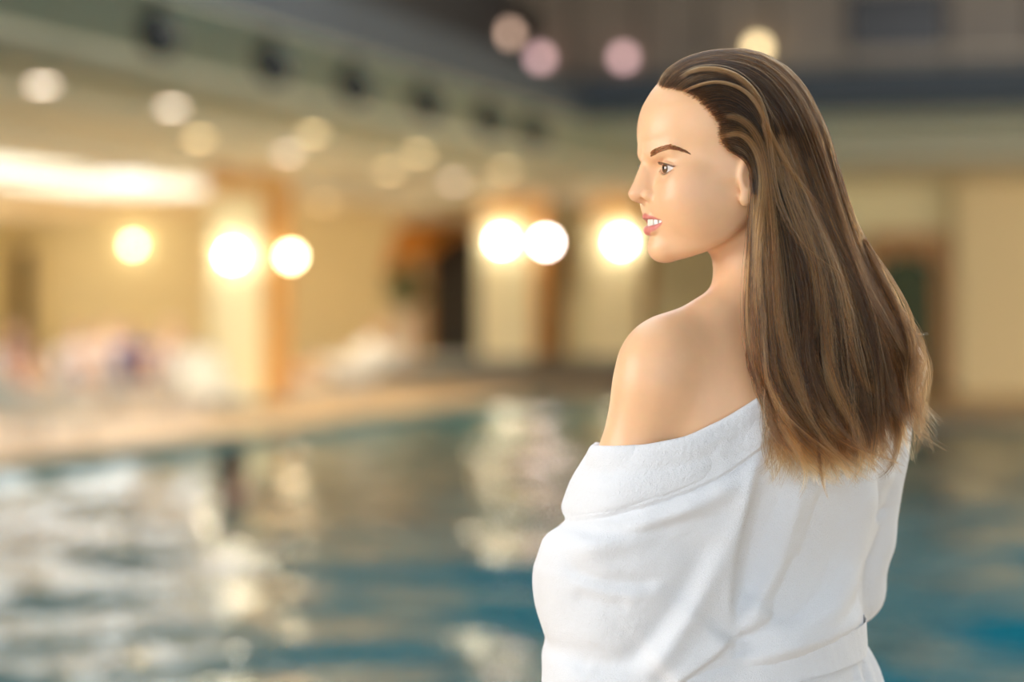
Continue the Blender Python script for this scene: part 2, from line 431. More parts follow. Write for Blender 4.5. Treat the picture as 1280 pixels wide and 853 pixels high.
for px, py, em, lb in ((636, 42, E_GAL, 'dim orange globe lamp high on the bronze gallery front'), (675, 72, E_GALP, 'dim pink globe lamp low on the bronze gallery front'),
                       (779, 72, E_GALP, 'dim pink globe lamp on the middle of the gallery front'), (947, 60, E_GALY, 'yellow globe lamp on the gallery front behind the woman')):
    s = VOID_S + 1.30
    p = on_wall(s, px, py)
    g = empty('gallery_lamp', p, HROT); tag(g, lb, 'wall lamp', 'small lamps on the gallery front')
    bm = bmesh.new(); add_ball(bm, (0, 0, 0), 0.085, 16, 12); link_bm('globe', bm, em, g, True)
    bm = bmesh.new(); add_cyl(bm, (0, 0.06, 0), (0, 0.10, 0), 0.05, seg=14); link_bm('wall_plate', bm, M['black'], g)

# doors and openings
def arch_bm(w, h, depth, seg=16, rise=None):
    """solid with an arched top, width w, total height h, along local Y"""
    r = w / 2; rise = r if rise is None else rise
    pts = [(-r, 0), (r, 0)] + [(r * math.cos(math.pi * k / seg), h - rise + rise * math.sin(math.pi * k / seg)) for k in range(seg + 1)]
    bm = bmesh.new()
    f = [bm.verts.new((x, -depth / 2, z)) for x, z in pts]; b = [bm.verts.new((x, depth / 2, z)) for x, z in pts]
    bm.faces.new(f); bm.faces.new(b[::-1])
    for i in range(len(pts)):
        j = (i + 1) % len(pts); bm.faces.new((f[i], b[i], b[j], f[j]))
    bmesh.ops.recalc_face_normals(bm, faces=bm.faces)
    return bm
def door_at(name, s, px0, px1, py0, py1, z0, label_m, frame_m, arch=True):
    a, b = on_wall(s, px0, py1), on_wall(s, px1, py1)
    w = (b - a).length; c = (a + b) / 2; top = on_wall(s, (px0 + px1) / 2, py0).z
    g = empty(name, (c.x, c.y, z0), HROT); g['kind'] = 'structure'
    bm = arch_bm(w, top - z0, 0.10, rise=(w / 2 if arch else 0.05)); link_bm('door_leaf', bm, label_m, g)
    fw = 0.16
    bm = bmesh.new()
    for sx in (-1, 1): add_box(bm, (sx * (w / 2 + fw / 2), 0, (top - z0) / 2), (fw, 0.16, top - z0))
    add_box(bm, (0, 0, top - z0 + 0.16), (w + 2 * fw, 0.16, 0.34)); link_bm('door_frame', bm, frame_m, g)
    return g, w
door_at('door_1', 49.9, 538, 603, 296, 440, 0.37, M['doorway'], M['brown_frame'], arch=False)
door_at('door_2', 39.05, 1097, 1170, 318, 494, 0.0, M['green_door'], M['brown_frame'])
door_at('door_3', 49.9, 20, 42, 310, 460, 0.0, mat('brown_doorway', (0.05, 0.022, 0.01), rough=0.6, var=0.2), M['cream'], arch=False)
door_at('door_4', 49.9, 682, 694, 318, 440, 0.37, M['doorway'], M['ochre'], arch=False)
# awning like hood to the left of the dark doorway
a, b = on_wall(49.4, 488, 300), on_wall(49.4, 560, 300)
hood = empty('awning', (a + b) / 2, HROT); tag(hood, 'sloping orange brown awning beside the dark doorway', 'awning')
bm = bmesh.new()
w2 = (b - a).length / 2
vs = [bm.verts.new(v) for v in ((-w2, 0.45, 0.35), (w2, 0.45, 0.35), (w2, -0.45, -0.10), (-w2, -0.45, -0.75), (-w2, 0.45, 0.30), (w2, 0.45, 0.30), (w2, -0.45, -0.15), (-w2, -0.45, -0.80))]
for f in ((0, 1, 2, 3), (7, 6, 5, 4), (0, 3, 7, 4), (1, 5, 6, 2), (3, 2, 6, 7), (0, 4, 5, 1)): bm.faces.new([vs[k] for k in f])
bmesh.ops.recalc_face_normals(bm, faces=bm.faces)
link_bm('canvas', bm, mat('awning_canvas', (0.62, 0.27, 0.05), rough=0.8, var=0.1), hood)
for q0, q1 in (((-w2, 0.45, -0.4), (-w2, -0.45, -0.78)), ((w2, 0.45, -0.1), (w2, -0.45, -0.13))):
    bm = bmesh.new(); add_cyl(bm, q0, q1, 0.02); link_bm('bracket', bm, M['black'], hood)

# potted plant by the doorway
def potted_plant(px, py, z0, ht, label, s=1.0):
    base = ground(px, py, z0)
    g = empty('potted_plant', base); tag(g, label, 'plant')
    bm = bmesh.new(); add_lathe(bm, [(0.22, 0), (0.25, 0.04), (0.20, 0.10), (0.20, 0.75), (0.28, 0.85), (0.28, 0.95), (0.24, 0.95), (0.23, 0.88)], seg=20); link_bm('pedestal_pot', bm, mat('pale_stone', (0.62, 0.50, 0.38), rough=0.6, var=0.1), g, True)
    rs = random.Random(4)
    me = bpy.data.meshes.new('leaf'); 
    V = [(0, 0, 0), (0.05, 0.16, 0.04), (0.035, 0.32, 0.03), (0, 0.46, -0.03), (-0.035, 0.32, 0.03), (-0.05, 0.16, 0.04), (0, 0.16, 0.0), (0, 0.32, 0.0)]
    me.from_pydata(V, [], [(0, 1, 6), (0, 6, 5), (1, 2, 7, 6), (6, 7, 4, 5), (2, 3, 7), (7, 3, 4)])
    me.materials.append(M_LEAF)
    for k in range(60):
        o = link_mesh('leaf', me, None, g)
        an = rs.random() * 6.28; up = rs.uniform(-0.3, 1.3); r = rs.uniform(0.0, 0.12)
        o.location = (r * math.cos(an), r * math.sin(an), 0.93 + rs.random() * ht * 0.6)
        o.rotation_euler = (up, 0, an); sc = rs.uniform(0.8, 1.4); o.scale = (sc, sc, sc)
    bm = bmesh.new(); add_cyl(bm, (0, 0, 0.85), (0.02, 0, 0.95 + ht * 0.6), 0.025, 0.012); link_bm('stem', bm, mat('stem_bark', (0.12, 0.08, 0.04), var=0.2), g)
    return g
M_LEAF = mat('leaf_green', (0.05, 0.10, 0.035), rough=0.45, var=0.3, scale=10)
potted_plant(508, 456, 0.37, 0.9, 'green leafy plant in a pale pedestal pot left of the dark doorway')

# bin beside the green door
bn = empty('waste_bin', ground(1181, 492), HROT); tag(bn, 'dark square waste bin beside the green arched door', 'bin')
bm = bmesh.new(); add_box(bm, (0, 0, 0.22), (0.30, 0.30, 0.44), bevel=0.02); link_bm('bin_body', bm, mat('bin_metal', (0.05, 0.048, 0.045), rough=0.4, var=0.1), bn)
bm = bmesh.new(); add_box(bm, (0, 0, 0.47), (0.33, 0.33, 0.06), bevel=0.02); link_bm('lid', bm, M['black'], bn)
# pilaster on the right-hand wall
a, b = on_wall(39.1, 1196, 400), on_wall(39.1, 1300, 400); c = (a + b) / 2
struct_p = bmesh.new(); add_box(struct_p, (c.x, c.y, SOF / 2), ((b - a).length, 0.24, SOF - 0.005), HROT, 0.02)
o = link_bm('wall_pilaster', struct_p, mat('pale_cream', (0.82, 0.68, 0.42), rough=0.7, var=0.05)); o['kind'] = 'structure'
# ================================================================== the woman
O0 = P(915, 215, SUBY)                        # origin of her head frame: midline, ear height
O0n = np.array(O0)
MM = 0.001
PXMM = SUBY / FPX * 1000.0                    # mm per pixel at her distance
YAW = math.radians(15.0)
CYW, SYW = math.cos(YAW), math.sin(YAW)

def mmx(px): return (px - 915.0) * PXMM
def mmz(py): return (215.0 - py) * PXMM

# ---- implicit helpers (mm)
def ell(p, c, r):
    x, y, z = (p[0] - c[0]), (p[1] - c[1]), (p[2] - c[2])
    k0 = np.sqrt((x / r[0]) ** 2 + (y / r[1]) ** 2 + (z / r[2]) ** 2) + 1e-6
    k1 = np.sqrt((x / r[0] ** 2) ** 2 + (y / r[1] ** 2) ** 2 + (z / r[2] ** 2) ** 2) + 1e-9
    return k0 * (k0 - 1) / k1

def cap(p, a, b, ra, rb):
    ax, ay, az = a; dx, dy, dz = b[0] - a[0], b[1] - a[1], b[2] - a[2]
    t = ((p[0] - ax) * dx + (p[1] - ay) * dy + (p[2] - az) * dz) / (dx * dx + dy * dy + dz * dz)
    t = np.clip(t, 0, 1)
    return np.sqrt((p[0] - ax - t * dx) ** 2 + (p[1] - ay - t * dy) ** 2 + (p[2] - az - t * dz) ** 2) - (ra + t * (rb - ra))

def smin(a, b, k):
    h = np.maximum(k - np.abs(a - b), 0) / k
    return np.minimum(a, b) - h * h * k * 0.25

def smax(a, b, k): return -smin(-a, -b, k)

FACE_T = np.array([  # u, front a (no nose), half width, exponent
    (-104, 66, 26, 1.7), (-99, 79, 31, 1.7), (-93, 89, 39, 1.7), (-85, 92.5, 45, 1.75), (-75, 91.0, 51, 1.85), (-65, 93.5, 55, 1.95),
    (-55, 95.5, 58.5, 2.02), (-45, 99.0, 61.5, 2.06), (-33, 100.5, 64, 2.06), (-22, 96.5, 65, 2.0), (-10, 94, 68.5, 2.0),
    (0, 95, 68.5, 2.0), (8, 98, 67.5, 1.95), (17, 101, 66, 1.9), (27, 103.4, 64, 1.9), (37, 104.2, 66, 1.95), (50, 102.6, 68, 2.0), (70, 96, 67, 2.0), (90, 78, 58, 2.0)])
JAW_T = np.array([(-30, -10), (-20, -22), (-8, -40), (6, -60), (21, -76), (40, -88), (62, -96), (85, -98.5), (120, -98.5)])
EYE = np.array([78.0, 31.5, 0.5])
def _dense(T, step=1.0):
    x = np.arange(T[0, 0], T[-1, 0] + step, step); out = [x]
    for c in range(1, T.shape[1]):
        y = np.interp(x, T[:, 0], T[:, c])
        yp = np.pad(y, 8, mode='edge'); k = np.exp(-np.linspace(-2, 2, 17) ** 2); k /= k.sum()
        out.append(np.convolve(yp, k, 'valid'))
    return np.stack(out, 1)
FACE_T = _dense(FACE_T); JAW_T = _dense(JAW_T)

def lids(al):
    s = np.clip((al + 38) / 112.0, 0, 1)
    top = 12.0 + 13.0 * np.sin(np.pi * s ** 0.75) - 9.0 * s
    bot = 10.0 - 29.0 * np.clip(np.sin(np.pi * s ** 0.95), 0, 1) ** 0.9 - 8.0 * s
    return s, top, bot

def head_sdf(a, l, u):
    L = np.abs(l)
    p = (a, L, u)
    # cranium
    d = ell((a, l, u), (8, 0, 45), (96, 72, 80))
    d = smin(d, ell((a, l, u), (-22, 0, 22), (66, 66, 66)), 20)
    # face column
    Pf = np.interp(u, FACE_T[:, 0], FACE_T[:, 1]); W = np.interp(u, FACE_T[:, 0], FACE_T[:, 2]); n = np.interp(u, FACE_T[:, 0], FACE_T[:, 3])
    c = 18.0
    fa = np.where(a > c, (a - c) / (Pf - c), (c - a) / 62.0)
    q = (np.maximum(fa, 1e-4) ** n + np.maximum(L / W, 1e-4) ** n) ** (1 / n)
    rad = np.sqrt((a - c) ** 2 + L ** 2) + 1e-3
    fd = (q - 1) * rad / np.maximum(q, 0.05) * 0.92
    fd = smax(fd, u - 78, 12)
    jaw = np.interp(a, JAW_T[:, 0], JAW_T[:, 1])
    fd = smax(fd, (jaw - u) * 0.9, 12)
    d = smin(d, fd, 8)
    # cheekbone, smiling cheek, chin
    d = smin(d, ell(p, (64, 41, -14), (20, 16, 16)), 22)
    d = smin(d, ell(p, (71, 33, -33), (15, 14, 18)), 22)
    d = smin(d, ell(p, (50, 44, -40), (24, 14.5, 26)), 24)
    d = smin(d, ell(p, (80, 0, -84), (14, 16, 14.5)), 10)
    # brow ridge, eye socket
    d = smax(d, -ell(p, (96, 31, 2), (13, 17, 10)), 10)
    d = smin(d, cap(p, (94.5, 12, 18), (81, 38, 22), 6.0, 5.0), 12)
    # nose
    nose = cap(p, (95.5, 0, 12), (106.0, 0, -16.5), 6.4, 6.4)
    nose = smin(nose, ell(p, (109.3, 0, -25.2), (8.6, 8.2, 7.4)), 5)
    nose = smin(nose, cap(p, (87, 0, 6), (98, 0, -22), 9, 13), 8)
    nose = smin(nose, cap(p, (110.5, 0, -28.8), (100, 0, -30.5), 3.4, 4.2), 4)
    nose = smin(nose, ell(p, (97.6, 12.4, -27.2), (9.2, 6.2, 6.4)), 2.2)
    d = smin(d, nose, 5)
    d = smax(d, -ell(p, (104.5, 8.6, -33.0), (6.0, 3.0, 3.4)), 1.2)
    d = d + 1.1 * np.exp(-(((a - 88.0) / 2.4) ** 2 + ((L - 16.5) / 4.5) ** 2 + ((u + 26.5) / 6.5) ** 2))
    # eyelids: a shell round the eyeball with the lid opening cut out
    ex, ey, ez = a - EYE[0], L - EYE[1], u - EYE[2]
    er = np.sqrt(ex * ex + ey * ey + ez * ez) + 1e-6
    d = smin(d, er - 13.3, 3.0)
    al = np.degrees(np.arctan2(ey, ex)); be = np.degrees(np.arcsin(np.clip(ez / er, -1, 1)))
    s, top, bot = lids(al)
    slit = np.maximum(np.maximum(be - top, bot - be), np.maximum(al - 73, -37 - al)) * 0.22
    slit = np.maximum(slit, 10.8 - er)
    slit = np.maximum(slit, er - 22)
    d = smax(d, -slit, 0.8)
    # upper lid crease
    cr = np.abs(be - (top + 21)) * 0.22
    crz = np.clip(1 - cr / 1.3, 0, 1) * np.clip(1 - np.abs(er - 14) / 4.0, 0, 1) * ((al > -38) & (al < 74))
    d = d + 0.9 * crz
    # lips
    up = smin(cap(p, (97.8, 0, -49.4), (95.6, 9, -49.6), 3.5, 3.4), cap(p, (95.6, 9, -49.6), (82.5, 25, -54.2), 3.4, 1.7), 2)
    lo = smin(cap(p, (94.8, 0, -64.6), (92.8, 9, -64.0), 5.2, 4.9), cap(p, (92.8, 9, -64.0), (81.5, 25, -56.4), 4.9, 1.8), 2)
    d = smin(d, up, 3.0)
    d = smin(d, lo, 3.0)
    hh = 3.6 * np.clip(1 - (L / 25.0) ** 2, 0, 1) ** 0.75 + 0.15
    um = -56.0 + 0.9 * (L / 25.0) ** 2
    mo = np.maximum(np.abs(u - um) - hh, L - 25.0)
    mo = np.maximum(mo, (76 - 0.02 * L * L) - a)
    d = smax(d, -mo, 1.2)
    # ear
    ear = ell(p, (4, 70.5, -10), (15, 5.0, 26))
    ear = smax(ear, -ell(p, (8, 76, -8), (8, 5, 14)), 3)
    ear = smin(ear, ell(p, (11.0, 69.5, -33), (6.5, 4.0, 7.5)), 4)
    d = smin(d, ear, 4)
    return d

# torso frame: turned away from the camera, left shoulder nearer
TROT = math.radians(30)
TL = np.array([-math.cos(TROT), -math.sin(TROT)]); TF = np.array([-math.sin(TROT), math.cos(TROT)])

def rot_ell(p, c, r):
    x, y = p[0] - c[0], p[1] - c[1]
    tl = x * TL[0] + y * TL[1]; tf = x * TF[0] + y * TF[1]
    return ell((tl, tf, p[2]), (0, 0, c[2]), r)

def torso_pt(l, f, z, c=(37, 25)):
    return (c[0] + l * TL[0] + f * TF[0], c[1] + l * TL[1] + f * TF[1], z)

def body_sdf(p, low=True):
    d = cap(p, (30, 6, -60), (37, 8, -170), 48, 49)
    d = smin(d, cap(p, (6, 2, -88), (22, 6, -165), 26, 30), 14)               # throat
    d = smin(d, cap(p, (36, -4, -128), (-66, -44, -188), 34, 28), 24)        # trapezius, near
    d = smin(d, cap(p, (40, 14, -130), (160, 78, -208), 34, 27), 22)
    d = smin(d, rot_ell(p, (37, 22, -300), (142, 88, 160)), 30)
    d = smin(d, rot_ell(p, (-28, -32, -248), (72, 44, 84)), 34)              # shoulder blades
    d = smin(d, rot_ell(p, (98, 38, -255), (66, 42, 84)), 28)
    d = smin(d, cap(p, (-78, -56, -199), (-86, -60, -228), 37, 38), 30)
    armL = cap(p, (-88, -58, -212), (-105, -44, -310), 38.5, 41)
    armL = smin(armL, cap(p, (-105, -44, -310), (-132, 45, -460), 41, 34), 10)
    d = smin(d, armL, 20)
    d = smin(d, cap(p, (172, 86, -214), (172, 86, -240), 37, 38), 24)
    armR = cap(p, (172, 86, -220), (150, 140, -470), 40, 34)
    d = smin(d, armR, 12)
    if low:
        d = smin(d, cap(p, (-132, 45, -460), (10, 170, -480), 34, 25), 8)
        d = smin(d, cap(p, (150, 140, -470), (0, 190, -440), 34, 25), 8)
        d = smin(d, rot_ell(p, torso_pt(0, 10, -520), (120, 86, 170)), 40)
        d = smin(d, rot_ell(p, torso_pt(0, 0, -700), (165, 115, 150)), 50)
        for s in (-1, 1):
            hip, kn, an = torso_pt(s * 85, 0, -760), torso_pt(s * 75, 10, -1090), torso_pt(s * 70, -10, -1465)
            d = smin(d, cap(p, hip, kn, 82, 54), 20)
            d = smin(d, cap(p, kn, an, 54, 36), 16)
            toe = torso_pt(s * 82, 150, -1530)
            d = smin(d, cap(p, an, (an[0], an[1], -1515), 36, 32), 10)
            d = smin(d, cap(p, (an[0], an[1], -1512), toe, 34, 17), 14)
        d = smax(d, -1547.5 - p[2], 3)
    return d

def full_sdf(x, y, z, low=True, head=True):
    """x, y, z in mm, world axes, origin at the head frame."""
    d = None
    if head:
        a = -x * CYW - y * SYW; l = x * SYW - y * CYW
        d = head_sdf(a, l, z)
        b = body_sdf((x, y, z), low=low)
        return smin(d, b, 24)
    return body_sdf((x, y, z), low=low)

def surface_nets(F, xs, ys, zs):
    S = F < 0
    nx, ny, nz = F.shape
    cnt = np.zeros((nx - 1, ny - 1, nz - 1), np.int8)
    for i in (0, 1):
        for j in (0, 1):
            for k in (0, 1):
                cnt += S[i:nx - 1 + i, j:ny - 1 + j, k:nz - 1 + k]
    act = (cnt > 0) & (cnt < 8)
    I, J, K = np.nonzero(act)
    idx = -np.ones(act.shape, np.int32); idx[I, J, K] = np.arange(len(I))
    acc = np.zeros((len(I), 3)); num = np.zeros(len(I))
    cs = [(i, j, k) for i in (0, 1) for j in (0, 1) for k in (0, 1)]
    for c0 in cs:
        for ax in range(3):
            if c0[ax] == 1: continue
            c1 = list(c0); c1[ax] = 1
            f0 = F[I + c0[0], J + c0[1], K + c0[2]]; f1 = F[I + c1[0], J + c1[1], K + c1[2]]
            m = (f0 < 0) != (f1 < 0)
            t = np.where(m, f0 / np.where(m, f0 - f1, 1), 0)
            p0 = np.stack([xs[I + c0[0]], ys[J + c0[1]], zs[K + c0[2]]], 1); p1 = np.stack([xs[I + c1[0]], ys[J + c1[1]], zs[K + c1[2]]], 1)
            acc += np.where(m[:, None], p0 + (p1 - p0) * t[:, None], 0); num += m
    V = acc / num[:, None]
    Q = []
    def quads(A, B, a, b, c, d):
        m = A != B
        pos = np.nonzero(m)
        flip = A[pos]
        q = np.stack([idx[a][pos], idx[b][pos], idx[c][pos], idx[d][pos]], 1)
        q[~flip] = q[~flip][:, ::-1]
        return q
    s = slice
    Q.append(quads(S[:-1, 1:-1, 1:-1], S[1:, 1:-1, 1:-1], (s(None), s(None, -1), s(None, -1)), (s(None), s(1, None), s(None, -1)), (s(None), s(1, None), s(1, None)), (s(None), s(None, -1), s(1, None))))
    Q.append(quads(S[1:-1, :-1, 1:-1], S[1:-1, 1:, 1:-1], (s(None, -1), s(None), s(None, -1)), (s(None, -1), s(None), s(1, None)), (s(1, None), s(None), s(1, None)), (s(1, None), s(None), s(None, -1))))
    Q.append(quads(S[1:-1, 1:-1, :-1], S[1:-1, 1:-1, 1:], (s(None, -1), s(None, -1), s(None)), (s(1, None), s(None, -1), s(None)), (s(1, None), s(1, None), s(None)), (s(None, -1), s(1, None), s(None))))
    return V, np.concatenate(Q)

def axis(*segs):
    out = [segs[0][0]]
    for a, b, h in segs:
        n = max(1, int(round((b - a) / h)))
        out += [a + (b - a) * (i + 1) / n for i in range(n)]
    return np.array(out, np.float32)

GX = axis((-260, -135, 6), (-135, -40, 1.15), (-40, 40, 2.5), (40, 110, 3.5), (110, 260, 6))
GY = axis((-170, -105, 5), (-105, 35, 1.35), (35, 110, 3), (110, 310, 7))
GZ = axis((-1560, -640, 14), (-640, -320, 7), (-320, -110, 3), (-110, 34, 1.1), (34, 135, 3))

def build_body(root, skin):
    F = np.empty((len(GX), len(GY), len(GZ)), np.float32)
    X, Y = GX[:, None, None], GY[None, :, None]
    for z0 in range(0, len(GZ), 24):
        zz = GZ[z0:z0 + 24]
        x, y, z = np.broadcast_arrays(X, Y, zz[None, None, :])
        if zz[0] > -110: F[:, :, z0:z0 + 24] = full_sdf(x, y, z, low=False, head=True)
        elif zz[-1] > -200: F[:, :, z0:z0 + 24] = full_sdf(x, y, z, low=False, head=True)
        elif zz[-1] > -420: F[:, :, z0:z0 + 24] = body_sdf((x, y, z), low=True)
        else: F[:, :, z0:z0 + 24] = body_sdf((x, y, z), low=True)
    V, Q = surface_nets(F, GX, GY, GZ)
    # project the vertices onto the surface once more
    for _ in range(2):
        hi = V[:, 2] > -200
        v = V[hi].astype(np.float32)
        f0 = full_sdf(v[:, 0], v[:, 1], v[:, 2], low=False)
        e = 0.5
        g = np.stack([full_sdf(v[:, 0] + (e if i == 0 else 0), v[:, 1] + (e if i == 1 else 0), v[:, 2] + (e if i == 2 else 0), low=False) - f0 for i in range(3)], 1) / e
        gg = (g ** 2).sum(1) + 1e-3
        st = np.clip(-f0 / gg, -1.0, 1.0)[:, None] * g
        V[hi] = v + np.clip(st, -0.8, 0.8) * 0.8
    me = bpy.data.meshes.new('body')
    me.vertices.add(len(V)); me.vertices.foreach_set('co', (V * MM).astype(np.float32).ravel())
    me.loops.add(len(Q) * 4); me.loops.foreach_set('vertex_index', Q.astype(np.int32).ravel())
    me.polygons.add(len(Q)); me.polygons.foreach_set('loop_start', np.arange(len(Q), dtype=np.int32) * 4)
    me.update(calc_edges=True); me.validate()
    # colours of the skin itself
    a = -V[:, 0] * CYW - V[:, 1] * SYW; l = V[:, 0] * SYW - V[:, 1] * CYW; u = V[:, 2]; L = np.abs(l)
    base = np.array([0.82, 0.50, 0.285]); C = np.tile(base, (len(V), 1))
    def mixc(m, col):
        C[:] = C * (1 - m[:, None]) + np.array(col) * m[:, None]
    g = lambda c, r: np.exp(-(((a - c[0]) / r[0]) ** 2 + ((L - c[1]) / r[1]) ** 2 + ((u - c[2]) / r[2]) ** 2))
    mixc(0.22 * g((70, 45, -22), (24, 22, 18)), (0.80, 0.36, 0.24))
    mixc(0.30 * g((112, 0, -24), (9, 10, 9)), (0.80, 0.38, 0.27))
    p = (a, L, u)
    r = np.clip(L / 25.5, 0, 1)
    utop = -45.9 - 7.9 * r ** 1.4; ubot = -70.2 + 13.4 * r ** 1.7
    um = -56.0 + 0.9 * r ** 2
    sm = lambda v, w: np.clip(0.5 + v / w, 0, 1)
    lm = sm(utop - u, 1.2) * sm(u - ubot, 1.4) * sm(26.0 - L, 1.5) * (a > 60)
    mixc(lm * 0.9, (0.66, 0.19, 0.17))
    inside = (a < 90.5 - 0.028 * L * L) & (np.abs(u + 56) < 5.5) & (L < 25.2) & (a > 60) & (L < 24.5)
    ins = inside & (a < 85.0 - 0.034 * L * L)
    mixc(ins * 0.9, (0.20, 0.035, 0.03))
    ex, ey, ez = a - EYE[0], L - EYE[1], u - EYE[2]
    er = np.sqrt(ex * ex + ey * ey + ez * ez)
    mixc(np.clip(1 - np.abs(er - 12.3) / 1.2, 0, 1) * 0.55, (0.50, 0.22, 0.15))
    ca = me.color_attributes.new('tint', 'FLOAT_COLOR', 'POINT')
    ca.data.foreach_set('color', np.concatenate([C, np.ones((len(V), 1))], 1).astype(np.float32).ravel())
    o = link_mesh('body', me, skin, root, True)
    return o

def skin_material():
    m, nt, b = mat_new('skin')
    N, L = nt.nodes, nt.links
    at = N.new('ShaderNodeAttribute'); at.attribute_name = 'tint'
    tc = N.new('ShaderNodeTexCoord')
    nz = N.new('ShaderNodeTexNoise'); nz.inputs['Scale'].default_value = 45; nz.inputs['Detail'].default_value = 3
    L.new(tc.outputs['Object'], nz.inputs['Vector'])
    mr = N.new('ShaderNodeMapRange'); mr.inputs[3].default_value = 0.93; mr.inputs[4].default_value = 1.06
    L.new(nz.outputs['Fac'], mr.inputs[0])
    mx = N.new('ShaderNodeMix'); mx.data_type = 'RGBA'; mx.blend_type = 'MULTIPLY'; mx.inputs[0].default_value = 1
    L.new(at.outputs['Color'], mx.inputs[6]); L.new(mr.outputs[0], mx.inputs[7])
    L.new(mx.outputs[2], b.inputs['Base Color'])
    b.inputs['Roughness'].default_value = 0.40
    b.inputs['Specular IOR Level'].default_value = 0.42
    b.inputs['Subsurface Weight'].default_value = 0.35
    b.inputs['Subsurface Radius'].default_value = (1.0, 0.35, 0.18)
    b.inputs['Subsurface Scale'].default_value = 0.006
    n2 = N.new('ShaderNodeTexNoise'); n2.inputs['Scale'].default_value = 900
    L.new(tc.outputs['Object'], n2.inputs['Vector'])
    bp = N.new('ShaderNodeBump'); bp.inputs['Strength'].default_value = 0.08; bp.inputs['Distance'].default_value = 0.0006
    L.new(n2.outputs['Fac'], bp.inputs['Height']); L.new(bp.outputs['Normal'], b.inputs['Normal'])
    return m

woman = empty('person', (O0.x, O0.y, 0))
tag(woman, 'woman in a white bathrobe slipped off one shoulder, long brown hair, face in profile', 'person')
SKIN = skin_material()
body = build_body(woman, SKIN)
body.location = (0, 0, O0.z)
# ---- eyes, teeth, brows, lashes
def to_world(a, l, u):
    """head frame (mm) -> mm in the woman's frame (world axes)"""
    a, l, u = np.asarray(a, float), np.asarray(l, float), np.asarray(u, float)
    return np.stack([-a * CYW + l * SYW, -a * SYW - l * CYW, u], -1)

def skin_y(x, z):
    """depth (mm) of the skin first met looking along +Y at (x, z) mm"""
    x = np.asarray(x, np.float32); z = np.asarray(z, np.float32)
    y = np.full(x.shape, -130.0, np.float32)
    for _ in range(90):
        d = full_sdf(x, y, z, low=False)
        y = y + np.clip(d * 0.7, -2, 6)
    return y

def hair_object(name, pts, rad, col, material, parent):
    """pts (n, k, 3) m, rad (n, k) m, col (n, k, 3)"""
    n, k = pts.shape[:2]
    hc = bpy.data.hair_curves.new(name)
    hc.add_curves([k] * n)
    hc.attributes['position'].data.foreach_set('vector', pts.astype(np.float32).ravel())
    ra = hc.attributes.get('radius') or hc.attributes.new('radius', 'FLOAT', 'POINT')
    ra.data.foreach_set('value', rad.astype(np.float32).ravel())
    c = hc.attributes.new('tint', 'FLOAT_COLOR', 'POINT')
    c.data.foreach_set('color', np.concatenate([col, np.ones(col.shape[:2] + (1,))], 2).astype(np.float32).ravel())
    hc.materials.append(material)
    o = bpy.data.objects.new(name, hc); COL.objects.link(o)
    o.parent = parent
    return o

def hair_material(name, rough=0.28):
    m = bpy.data.materials.new(name); m.use_nodes = True
    nt = m.node_tree; N, L = nt.nodes, nt.links
    N.remove(N['Principled BSDF'])
    h = N.new('ShaderNodeBsdfHairPrincipled')
    h.model = 'CHIANG'; h.parametrization = 'COLOR'
    h.inputs['Roughness'].default_value = rough
    h.inputs['Radial Roughness'].default_value = 0.4
    h.inputs['Coat'].default_value = 0.0
    h.inputs['IOR'].default_value = 1.36
    at = N.new('ShaderNodeAttribute'); at.attribute_name = 'tint'
    L.new(at.outputs['Color'], h.inputs['Color'])
    L.new(h.outputs[0], N['Material Output'].inputs['Surface'])
    return m

HAIRMAT = hair_material('hair_strands')
rng = np.random.default_rng(7)

def eye_mesh():
    me = bpy.data.meshes.new('eye')
    bm = bmesh.new()
    bmesh.ops.create_uvsphere(bm, u_segments=64, v_segments=60, radius=12.0)
    bmesh.ops.rotate(bm, cent=(0, 0, 0), matrix=Matrix.Rotation(math.pi / 2, 3, 'Y'), verts=bm.verts)  # pole on +X
    lay = bm.verts.layers.float_color.new('tint')
    for v in bm.verts:
        th = math.degrees(math.acos(max(-1, min(1, v.co.x / v.co.length))))
        if th < 9: c = (0.006, 0.005, 0.005)
        elif th < 27: c = (0.13 + 0.03 * math.sin(v.co.y * 9) , 0.06, 0.022)
        elif th < 31: c = (0.05, 0.028, 0.018)
        else: c = (0.70, 0.63, 0.58)
        v[lay] = (*c, 1)
        if th < 33: v.co *= 1 + 0.07 * (1 - (th / 33) ** 2)
        v.co *= MM
    bm.to_mesh(me); bm.free()
    return me

def tint_mat(name, rough, **kw):
    m, nt, b = mat_new(name)
    at = nt.nodes.new('ShaderNodeAttribute'); at.attribute_name = 'tint'
    nt.links.new(at.outputs['Color'], b.inputs['Base Color'])
    b.inputs['Roughness'].default_value = rough
    for k, v in kw.items(): b.inputs[k.replace('_', ' ')].default_value = v
    return m

em = eye_mesh(); em.materials.append(tint_mat('eyeball', 0.12, Coat_Weight=0.6))
for s in (1, -1):
    e = link_mesh('eye', em, None, body, True)
    w = to_world(EYE[0], s * EYE[1], EYE[2]) * MM
    e.location = w
    gz = math.radians(10)                        # gaze a touch towards the camera, slightly down
    f = to_world(math.cos(gz), math.sin(gz), 0.02) - to_world(0, 0, 0)
    e.rotation_euler = Vector(f).to_track_quat('X', 'Z').to_euler()

